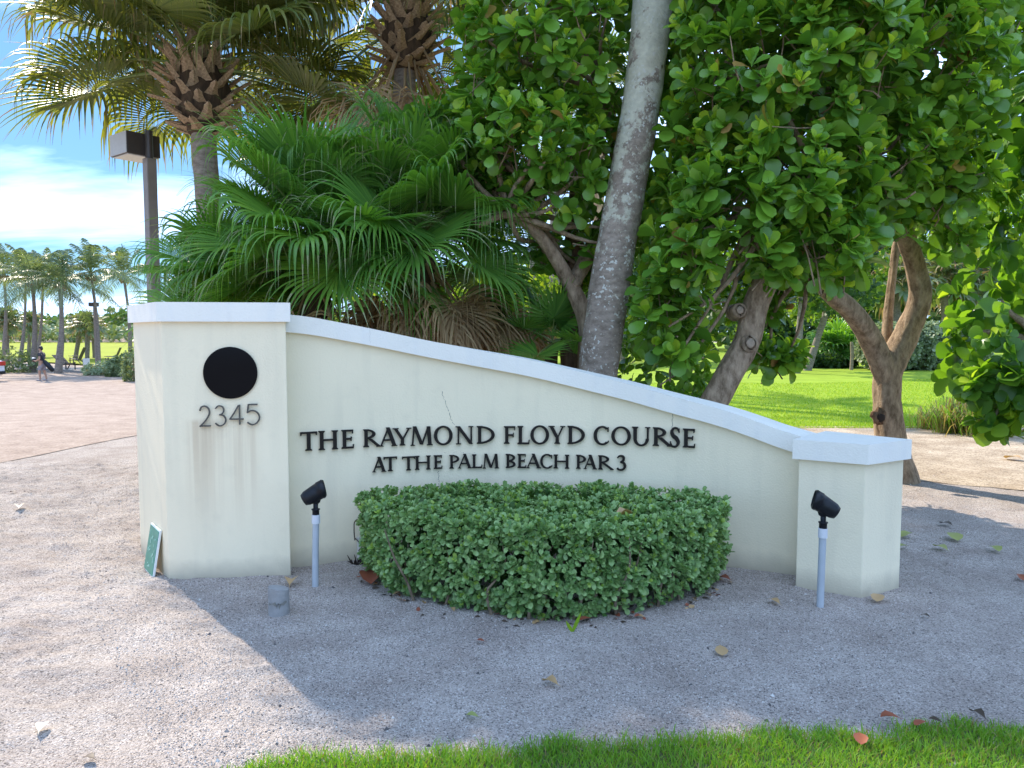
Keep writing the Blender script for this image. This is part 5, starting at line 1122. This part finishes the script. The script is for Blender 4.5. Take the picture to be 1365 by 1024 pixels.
# parked car: only its tail reaches into the picture
def car():
    g = gnd(3, 511); L_, W_ = 4.3, 1.76; x1 = g.x - .95; t = thing("parked_car", "white car cut by the left picture edge, red tail light showing", "car", (x1 - L_ / 2, g.y, g.z)); y0 = g.y - .1; z = g.z
    prof = [(0, .35), (.02, .62), (.12, .74), (1.0, .92), (1.65, 1.38), (2.3, 1.47), (3.3, 1.44), (3.95, 1.05), (4.2, .98), (4.3, .72), (4.3, .38), (4.1, .24), (.25, .22)]
    out = [(x1 - L_ + a, b) for a, b in prof]; mb = MB(); n = len(out); sec = [(-.5, .93), (-.47, 1.0), (.47, 1.0), (.5, .93)]; V = []
    for s_, q in sec:
        for x, h in out: inset = .10 * max(0, h - .92); V.append((x1 - L_ / 2 + (x - x1 + L_ / 2) * q, y0 + W_ / 2 + s_ * (W_ - 2 * inset), z + .3 + (h - .3) * (1 if q == 1 else .985)))
    for k in range(3): mb.add(V, [(k * n + i, k * n + (i + 1) % n, (k + 1) * n + (i + 1) % n, (k + 1) * n + i) for i in range(n)], 0, False)
    mb.add(V[:n], [list(range(n))], 0, False); mb.add(V[-n:][::-1], [list(range(n))], 0, False); bevel(mb.build("body", M['carwhite'], t), .03)
    for pts in ([(1.15, .96), (1.72, 1.36), (2.3, 1.41), (2.3, .98)], [(2.38, .98), (2.38, 1.41), (3.2, 1.39), (3.72, 1.03)]):
        for sy in (0, 1):
            yy = y0 + (.035 if not sy else W_ - .035); mb = MB(); V = [(x1 - L_ + a, yy + (-1 if not sy else 1) * (.055 - .10 * max(0, b - .92)), z + b) for a, b in pts]; mb.add(V, [(0, 1, 2, 3)], 0, False); mb.add([(x, y + (.02 if not sy else -.02), q) for x, y, q in V], [(3, 2, 1, 0)], 0, False); mb.build("side_window", M['glass_dk'], t)
    mb = MB(); mb.add([(x1 - .93, y0 + .2, z + 1.40), (x1 - .93, y0 + W_ - .2, z + 1.40), (x1 - .36, y0 + W_ - .16, z + 1.10), (x1 - .36, y0 + .16, z + 1.10)], [(0, 1, 2, 3)], 0, False); mb.build("rear_window", M['glass_dk'], t)
    for sy in (0, 1): mb = MB(); box(mb, (x1 - .07, y0 + (.19 if not sy else W_ - .19), z + .86), (.22, .40, .21)); bevel(mb.build("tail_light", M['redlamp'], t), .03)
    mb = MB(); box(mb, (x1 - .03, y0 + W_ / 2, z + .42), (.16, W_ * .96, .16)); bevel(mb.build("bumper", M['blackpl'], t), .03)
    for wx in (.78, 3.45):
        for sy in (0, 1):
            c = Vector((x1 - L_ + wx, y0 + (.10 if not sy else W_ - .10), z + .32)); s_ = Vector((0, 1, 0)); mb = MB(); tube(mb, [c - s_ * .12, c - s_ * .10, c + s_ * .10, c + s_ * .12], [.27, .32, .32, .27], 24); w = mb.build("wheel", M['blackpl'], t); mb = MB(); tube(mb, [c - s_ * .126, c + s_ * .126], .18, 16); mb.build("rim", M['pvc'], w)


M['carwhite'] = plain("white_car_paint", (0.72, 0.73, 0.76), 0.22, var=.03); M['redlamp'] = plain("red_tail_lens", (0.5, 0.02, 0.025), 0.2)
car()


# person walking through the parking area
def skin_mesh(name, joints, edges, mat, parent, root=0, sub=2):
    me = bpy.data.meshes.new(name); me.from_pydata([j[:3] for j in joints], edges, []); me.materials.append(mat); o = link(me, name, parent); sk = o.modifiers.new("skin", 'SKIN'); sk.use_smooth_shade = True
    if not me.skin_vertices: me.skin_vertices.new()
    for v, j in zip(me.skin_vertices[0].data, joints): v.radius = (j[3], j[4] if len(j) > 4 else j[3])
    me.skin_vertices[0].data[root].use_root = True; s_ = o.modifiers.new("subsurf", 'SUBSURF'); s_.levels = sub; s_.render_levels = sub; return o


def person():
    g = gnd(57, 508); b = Vector(g); H = 1.66; t = thing("person", "person in dark shirt and grey shorts walking left across the parking", "person", tuple(b)); K = H / 1.75
    def q(x, y, z, *r_): return (b.x + x * K, b.y + y * K, b.z + z * K, *[v * K for v in r_])
    J = [q(0, 0, .93, .15, .11), q(-.01, 0, 1.15, .145, .10), q(-.02, 0, 1.38, .165, .095), q(-.03, 0, 1.50, .055), q(-.05, 0, 1.60, .075), q(-.055, 0, 1.70, .085),
         q(-.02, -.19, 1.40, .055), q(.04, -.24, 1.13, .045), q(-.18, -.22, 1.02, .036), q(-.26, -.20, 1.05, .026),
         q(-.02, .19, 1.40, .055), q(.02, .25, 1.14, .045), q(-.20, .17, 1.08, .036), q(-.28, .13, 1.11, .026),
         q(-.02, -.09, .86, .10), q(-.09, -.10, .48, .062), q(-.05, -.10, .10, .042), q(-.15, -.10, .035, .035), q(-.24, -.10, .03, .025),
         q(.02, .09, .86, .10), q(.05, .10, .48, .062), q(.15, .10, .12, .042), q(.07, .10, .04, .035), q(-.02, .10, .03, .025)]
    Ed = [(0, 1), (1, 2), (2, 3), (3, 4), (4, 5), (2, 6), (6, 7), (7, 8), (8, 9), (2, 10), (10, 11), (11, 12), (12, 13), (0, 14), (14, 15), (15, 16), (16, 17), (17, 18), (0, 19), (19, 20), (20, 21), (21, 22), (22, 23)]
    for hand, sy in ((9, -1), (13, 1)):
        hx, hy, hz = [c for c in J[hand][:3]]; hx = (hx - b.x) / K; hy = (hy - b.y) / K; hz = (hz - b.z) / K
        for f in range(5):
            k = len(J); dy = (f - 2) * .017; L_ = (.045, .075, .085, .078, .06)[f]; J += [q(hx - .035 - (.0 if f else -.02), hy + dy, hz + (.02 if f == 0 else 0), .010), q(hx - .035 - L_ * .6, hy + dy * 1.1, hz - .008, .0085), q(hx - .03 - L_, hy + dy, hz - .028, .007)]; Ed += [(hand, k), (k, k + 1), (k + 1, k + 2)]
    skin_mesh("body", J, Ed, M['skin'], t)
    skin_mesh("shirt", [q(0, 0, .95, .165, .125), q(-.01, 0, 1.15, .165, .12), q(-.02, 0, 1.37, .185, .112), q(-.03, 0, 1.47, .075), q(-.02, -.19, 1.40, .075), q(.015, -.225, 1.25, .07), q(-.02, .19, 1.40, .075), q(.005, .23, 1.25, .07)], [(0, 1), (1, 2), (2, 3), (2, 4), (4, 5), (2, 6), (6, 7)], M['shirt'], t)
    skin_mesh("shorts", [q(0, 0, .98, .160, .12), q(0, 0, .88, .165, .125), q(-.03, -.095, .74, .105), q(-.075, -.10, .52, .095), q(.025, .095, .74, .105), q(.05, .10, .52, .095)], [(0, 1), (1, 2), (2, 3), (1, 4), (4, 5)], M['shorts'], t)
    mb = MB(); blob(mb, q(-.035, 0, 1.715)[:3], .098 * K, .092 * K, .085 * K, 14, 9, noise=.05); blob(mb, q(.015, 0, 1.66)[:3], .06 * K, .082 * K, .09 * K, 12, 7); mb.build("hair", M['hair'], t)
    mb = MB(); blob(mb, q(-.142, 0, 1.625)[:3], .018 * K, .014 * K, .022 * K, 8, 5)
    for s_ in (-1, 1): blob(mb, q(-.045, s_ * .088, 1.63)[:3], .022 * K, .010 * K, .03 * K, 8, 5)
    mb.build("nose_and_ears", M['skin'], t); mb = MB()
    for s_ in (-1, 1): blob(mb, q(-.128, s_ * .032, 1.655)[:3], .009 * K, .012 * K, .008 * K, 8, 5)
    blob(mb, q(-.128, 0, 1.575)[:3], .008 * K, .026 * K, .006 * K, 8, 5); mb.build("eyes_and_mouth", M['hair'], t)
    for x, y in ((-.14, -.10), (.06, .10)): mb = MB(); blob(mb, q(x, y, .045)[:3], .145 * K, .052 * K, .045 * K, 12, 7); mb.build("shoe", M['shoe'], t)
    c = Vector(q(-.36, -.04, 1.07)[:3]); u = thing("camera_case", "small dark and white case held before the walking person's chest", "bag", tuple(c)); mb = MB(); blob(mb, c, .10, .13, .09, 12, 8); mb.build("case", M['blackpl'], u); mb = MB(); blob(mb, c + Vector((-.02, -.02, .09)), .07, .10, .05, 10, 6); mb.build("flap", M['sign_white'], u)
    c = Vector(q(.38, -.10, .80)[:3]); u = thing("shoulder_bag", "long black bag slung slanting behind the walking person", "bag", tuple(c)); d = Vector((.55, 0, -.62)).normalized(); mb = MB(); tube(mb, [c - d * .32, c - d * .28, c, c + d * .30, c + d * .36], [.05, .09, .115, .10, .06], 14, noise=.06); mb.build("bag_body", M['blackpl'], u)
    mb = MB(); tube(mb, resample([c - d * .27, Vector(q(.05, -.12, 1.25)[:3]), Vector(q(.0, -.17, 1.47)[:3]), Vector(q(.12, -.12, 1.2)[:3]), c + d * .1], 18), .014, 6); mb.build("strap", M['blackpl'], u)


M['skin'] = plain("skin", (0.42, 0.24, 0.16), 0.5); M['shirt'] = plain("dark_shirt", (0.035, 0.035, 0.045), 0.8); M['shorts'] = plain("grey_shorts", (0.27, 0.24, 0.26), 0.85); M['hair'] = plain("dark_hair", (0.015, 0.012, 0.01), 0.5); M['shoe'] = plain("grey_shoes", (0.3, 0.28, 0.29), 0.7)
person()

# ------------------------------------------------------------------ right background beyond the lawn
def hedge_block(label, px0, px1, Y, h, d, mats, n, seed, s_, name="hedge"):
    a, b = at(px0, 490, Y), at(px1, 490, Y); r = np.random.default_rng(seed); t = thing(name, label, "hedge", ((a.x + b.x) / 2, Y, 0), "hedges beyond the lawn"); w = b.x - a.x; ells = []
    for k in range(max(3, int(w / 1.3))): ells.append(((a.x + w * (k + .5) / max(3, int(w / 1.3)), Y + d / 2 + .3 * r.standard_normal(), h * .45), (w / max(3, int(w / 1.3)) * .75, d / 2, h * (.5 + .1 * r.random()))))
    P, N_ = ell_points(r, n, ells, (.75, 1.0)); A = nrm(N_ + .4 * UP + .4 * r.standard_normal(N_.shape)); lp, lf, ls, lm = rosettes(r, P, A, 6, s_, (15, 85), .6); ok = lp[:, 2] > 0; foliage(t, 'small', lp[ok], lf[ok], ls[ok], np.minimum(lm[ok], len(mats) - 1), [M[q] for q in mats])
    mb = MB()
    for c, rad in ells: limb(mb, [np.array((c[0], c[1], 0)), np.array((c[0] + .1, c[1], h * .3)), np.array((c[0], c[1], h * .6))], [.05, .04, .02], 6, k=6)
    mb.build("stems", M['twig'], t)['kind'] = 'stuff'


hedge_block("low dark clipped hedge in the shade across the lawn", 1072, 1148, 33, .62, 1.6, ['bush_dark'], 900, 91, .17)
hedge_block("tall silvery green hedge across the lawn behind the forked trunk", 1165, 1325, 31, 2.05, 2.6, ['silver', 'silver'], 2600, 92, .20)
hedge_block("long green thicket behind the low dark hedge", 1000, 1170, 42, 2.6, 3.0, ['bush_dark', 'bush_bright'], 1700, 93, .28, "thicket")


def back_tree(label, px, Y, H, w, mats, n, seed, s_=.28, lean=0., bark='coco_bark2', rad=.16, low=.45):
    p = at(px, 490, Y); g = np.array((p.x, p.y, -.05)); tp_ = np.array((p.x + lean, p.y, H * .55)); r = np.random.default_rng(seed); ells = [((p.x + lean + w * .5 * (r.random() - .5) * 1.6, p.y + w * .3 * (r.random() - .5), H * (low + (1 - low) * q)), (w * .34, w * .32, H * .16)) for q in (.1, .3, .45, .6, .75, .9, .25, .5)]
    leafy_tree("broadleaf_tree", label, "tree", [([g, (g + tp_) / 2, tp_], [rad, rad * .7])], ells, n, seed, [M[m_] for m_ in mats], s_, 'small', bark, group="trees beyond the lawn", spread=(20, 90))


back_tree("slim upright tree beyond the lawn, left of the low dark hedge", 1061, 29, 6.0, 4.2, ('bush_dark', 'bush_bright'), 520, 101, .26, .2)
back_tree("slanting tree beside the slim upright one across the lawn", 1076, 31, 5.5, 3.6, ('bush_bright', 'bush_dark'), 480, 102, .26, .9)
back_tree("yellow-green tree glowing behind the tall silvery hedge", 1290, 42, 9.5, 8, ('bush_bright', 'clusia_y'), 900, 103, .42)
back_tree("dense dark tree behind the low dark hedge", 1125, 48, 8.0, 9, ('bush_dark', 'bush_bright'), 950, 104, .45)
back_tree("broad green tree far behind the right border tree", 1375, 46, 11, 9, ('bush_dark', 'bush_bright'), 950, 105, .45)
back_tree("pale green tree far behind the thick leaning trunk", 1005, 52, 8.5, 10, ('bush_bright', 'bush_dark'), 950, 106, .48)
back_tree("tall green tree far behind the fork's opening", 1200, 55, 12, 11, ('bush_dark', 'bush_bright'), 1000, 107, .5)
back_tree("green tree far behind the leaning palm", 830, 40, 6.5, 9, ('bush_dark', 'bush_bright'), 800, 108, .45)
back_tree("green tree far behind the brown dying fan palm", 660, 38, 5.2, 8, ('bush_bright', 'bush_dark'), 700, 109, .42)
for lab, x, y in (("slender palm hidden behind the broad leaved trees, nearer the lawn", 1.1, 21.2), ("slender palm hidden behind the broad leaved trees, deeper in", .6, 24.6)):
    t = thing("slender_palm", lab, "palm tree", (x, y, 0), "palms at the lawn's shaded end"); mb = MB(); limb(mb, [(x, y, -.1), (x + .1, y, 4), (x, y, 8.2)], [.17, .14, .12], 10, k=14); mb.build("trunk", M['coco_bark2'], t); r = np.random.default_rng(int(y))
    for k in range(14): pinnate_frond(r, (x, y, 8.2), k * 2.4, 1.1 - k * .1, 2.4, 34, .5, .5, .6, w=.03).build("frond", [M['coco'], M['petiole']], t)
for a in (("cabbage palm with dead skirt beyond the lawn, seen through the fork", 1196, 490, 36, 1194, 375, 2.0, .19, 111), ("cabbage palm beyond the lawn left of the right border tree", 1262, 490, 38, 1258, 372, 2.0, .19, 112), ("cabbage palm beyond the lawn behind the right border tree", 1292, 490, 39, 1294, 382, 2.0, .19, 113)):
    sabal_far(*a, group="cabbage palms beyond the lawn")
p = at(1113, 486, 34.5); fan_palm("bushy grey-green palmetto behind the low dark hedge", (p.x, p.y, 0), (p.x, p.y, .8), 12, 26, 1.0, .7, 0, elmin=-.2, group="palmettos beyond the lawn", nseg=22, name="palmetto")
p = at(1135, 488, 31.5); t = thing("wooden_post", "thin weathered post standing before the palmetto across the lawn", "post", (p.x, p.y, 0)); mb = MB(); tube(mb, [(p.x, p.y, -.05), (p.x + .02, p.y, .6), (p.x - .02, p.y, 1.15)], [.075, .07, .065], 10, noise=.06); mb.build("shaft", M['sabal_bark'], t); mb = MB(); tube(mb, [(p.x - .02, p.y, 1.151), (p.x - .02, p.y, 1.165)], [.062, .055], 10); mb.build("cut_top", M['wood_cut'], t)
scrub_band("far_woods", -10, 75, 60, 75, lambda y: 0, 8000, .9, [M['bush_dark'], M['dune_g']], 85, 5.5)


def tuft(label, px, py, n, h, seed, spread):
    p = gnd(px, py); r = np.random.default_rng(seed); t = thing("grass_tuft", label, "ornamental grass", tuple(p), "straw grass clumps by the lawn"); mb = MB(); a = r.random(n) * 6.28; el = .9 + .6 * r.random(n); L_ = h * (.6 + .6 * r.random(n)); d = np.stack([np.cos(a) * np.cos(el), np.sin(a) * np.cos(el), np.sin(el)], -1)
    P0 = np.array(tuple(p)) + np.stack([spread * r.standard_normal(n), spread * .4 * r.standard_normal(n), 0 * a], -1); q1 = P0 + d * (L_ * .55)[:, None]; q2 = q1 + nrm(d - UP * .5) * (L_ * .3)[:, None]; q3 = q2 + nrm(d - UP * 1.5) * (L_ * .22)[:, None]; s = np.stack([-np.sin(a), np.cos(a), 0 * a], -1) * .007
    V = np.stack([P0 - s, P0 + s, q1 - s, q1 + s, q2 - s * .7, q2 + s * .7, q3], 1).reshape(-1, 3); o = np.arange(n) * 7; mb.V.append(V); mb.n = len(V); g = r.random(n) < .45
    for sel, m in ((g, 0), (~g, 1)):
        k = o[sel]; mb.F += [(np.stack([k, k + 1, k + 3, k + 2], -1), m, True), (np.stack([k + 2, k + 3, k + 5, k + 4], -1), m, True), (np.stack([k + 4, k + 5, k + 6], -1), m, True)]
    mb.build("blades", [M['blade'], M['blade_dry']], t)['kind'] = 'stuff'


tuft("straw coloured grass tuft at the lawn's edge beneath the right border tree", 1275, 577, 420, .62, 121, .16)
tuft("thin green and straw grass tuft closest to the right border tree", 1312, 582, 300, .6, 122, .16)
tuft("sparse low grass tuft left of the straw coloured one", 1243, 572, 160, .4, 123, .14)

# ------------------------------------------------------------------ fallen leaves, each lying where the photo shows it
FL = [("long tan fallen leaf beside the concrete stub", 388, 784, .115, 'tan_leaf', 10), ("big rust red fallen leaf left of the hedge", 491, 776, .17, 'red_leaf', 200), ("tan fallen leaf left of the low end pillar", 1033, 808, .075, 'tan_leaf', 15), ("tan fallen leaf touching the low end pillar's corner", 1170, 804, .10, 'tan_leaf', 150),
      ("curled tan leaf alone before the hedge's right end", 961, 873, .085, 'tan_leaf', 170), ("tan leaf lying aslant in the middle of the gravel", 735, 917, .075, 'tan_leaf', 40), ("large yellow-green leaf right of the low end pillar", 1270, 721, .14, 'green_leaf', 170), ("yellow-green leaf below the large one right of the pillar", 1255, 736, .11, 'green_leaf', 5),
      ("small pale green leaf far right on the shaded gravel", 1325, 736, .10, 'green_leaf', 175), ("pale green leaf at the low end pillar's right side", 1209, 719, .11, 'green_leaf', 120), ("dull green leaf tight against the low pillar's right side", 1202, 733, .09, 'green_leaf', 100), ("reddish brown leaf standing up at the grass edge", 1187, 972, .06, 'red_leaf', 70),
      ("brown leaf on the grass edge right of the reddish one", 1227, 980, .045, 'red_leaf', 100), ("dark leaf on the grass edge, second right of the reddish one", 1247, 976, .045, 'dark_leaf', 40), ("dark curled leaf on the grass edge near the right border", 1304, 968, .065, 'dark_leaf', 5), ("brown leaf sunk in the grass below the reddish one", 1146, 1001, .07, 'red_leaf', 160),
      ("tan curled leaf on the sunny sand under the right border tree", 1352, 615, .20, 'tan_leaf', 10), ("red leaf at the right border on shaded gravel", 1361, 772, .08, 'red_leaf', 160), ("tiny dark leaf on the gravel right of the low end pillar", 1234, 830, .045, 'dark_leaf', 20), ("small red leaf below the hedge's left front", 641, 861, .04, 'red_leaf', 60),
      ("faded green leaf scrap near the grass edge", 630, 962, .05, 'green_leaf', 60), ("pale leaf on the sunlit gravel left of the numbered pillar", 26, 682, .11, 'pale_leaf', 30), ("cream leaf on the sunlit gravel in the bottom corner", 55, 974, .065, 'pale_leaf', 20), ("dark curled leaf at the bottom edge on sunlit gravel", 120, 1016, .05, 'dark_leaf', 60),
      ("dark leaf on shaded gravel behind the yellow-green leaves", 1262, 703, .10, 'dark_leaf', 10), ("rust leaf under the hedge's right end", 966, 778, .085, 'red_leaf', 30), ("dark red leaf behind the seedling", 780, 832, .06, 'red_leaf', 100), ("small dark leaf on the sunlit gravel far left", 18, 660, .05, 'dark_leaf', 80)]
for k, (lab, px, py, s_, m, ang) in enumerate(FL):
    r = np.random.default_rng(500 + k); g = gnd(px, py); s_ *= 1.3; z = float(gz(g.x, g.y)) + .014 + (.02 if py > 960 and px > 1000 else 0); a = R(ang); V, Q, T = TPL['obovate']; V = V.copy(); V[:, 2] += .35 * V[:, 0] ** 2 * 4 * (r.random()) - .25 * (V[:, 1] - .5) ** 2 * (r.random() - .2); V[:, 1] -= .5; V[:, 2] -= V[:, 2].min() - .02
    mb = MB(); W = (V * s_) @ np.array(Matrix.Rotation(a, 3, 'Z') @ Matrix.Rotation(.12 * (r.random() - .3), 3, 'X')).T; mb.add(W, Q); mb.add(W, T); mb.add(np.vstack([W[0] + (0, 0, .001), W[0] + (.003, 0, .001), W[0] - (W[2] - W[0]) * .5]), [(0, 1, 2)])
    o = mb.build("fallen_leaf", M[m]); o.location = (g.x, g.y, z); tag(o, lab, "fallen leaf", "fallen leaves on the ground")
g = at(836, 688, 4.32); r = np.random.default_rng(3); mb = MB(); V, Q, T = TPL['obovate']; V = V.copy(); V[:, 1] -= .5; V[:, 2] += .9 * V[:, 0] ** 2 * 3; mb.add(V * .13, Q); mb.add(V * .13, T); o = mb.build("fallen_leaf", M['tan_leaf']); o.location = g + Vector((0, 0, .015)); o.rotation_euler = (.1, .1, R(110)); tag(o, "dried brown leaf caught on the hedge's top", "fallen leaf", "fallen leaves on the ground")
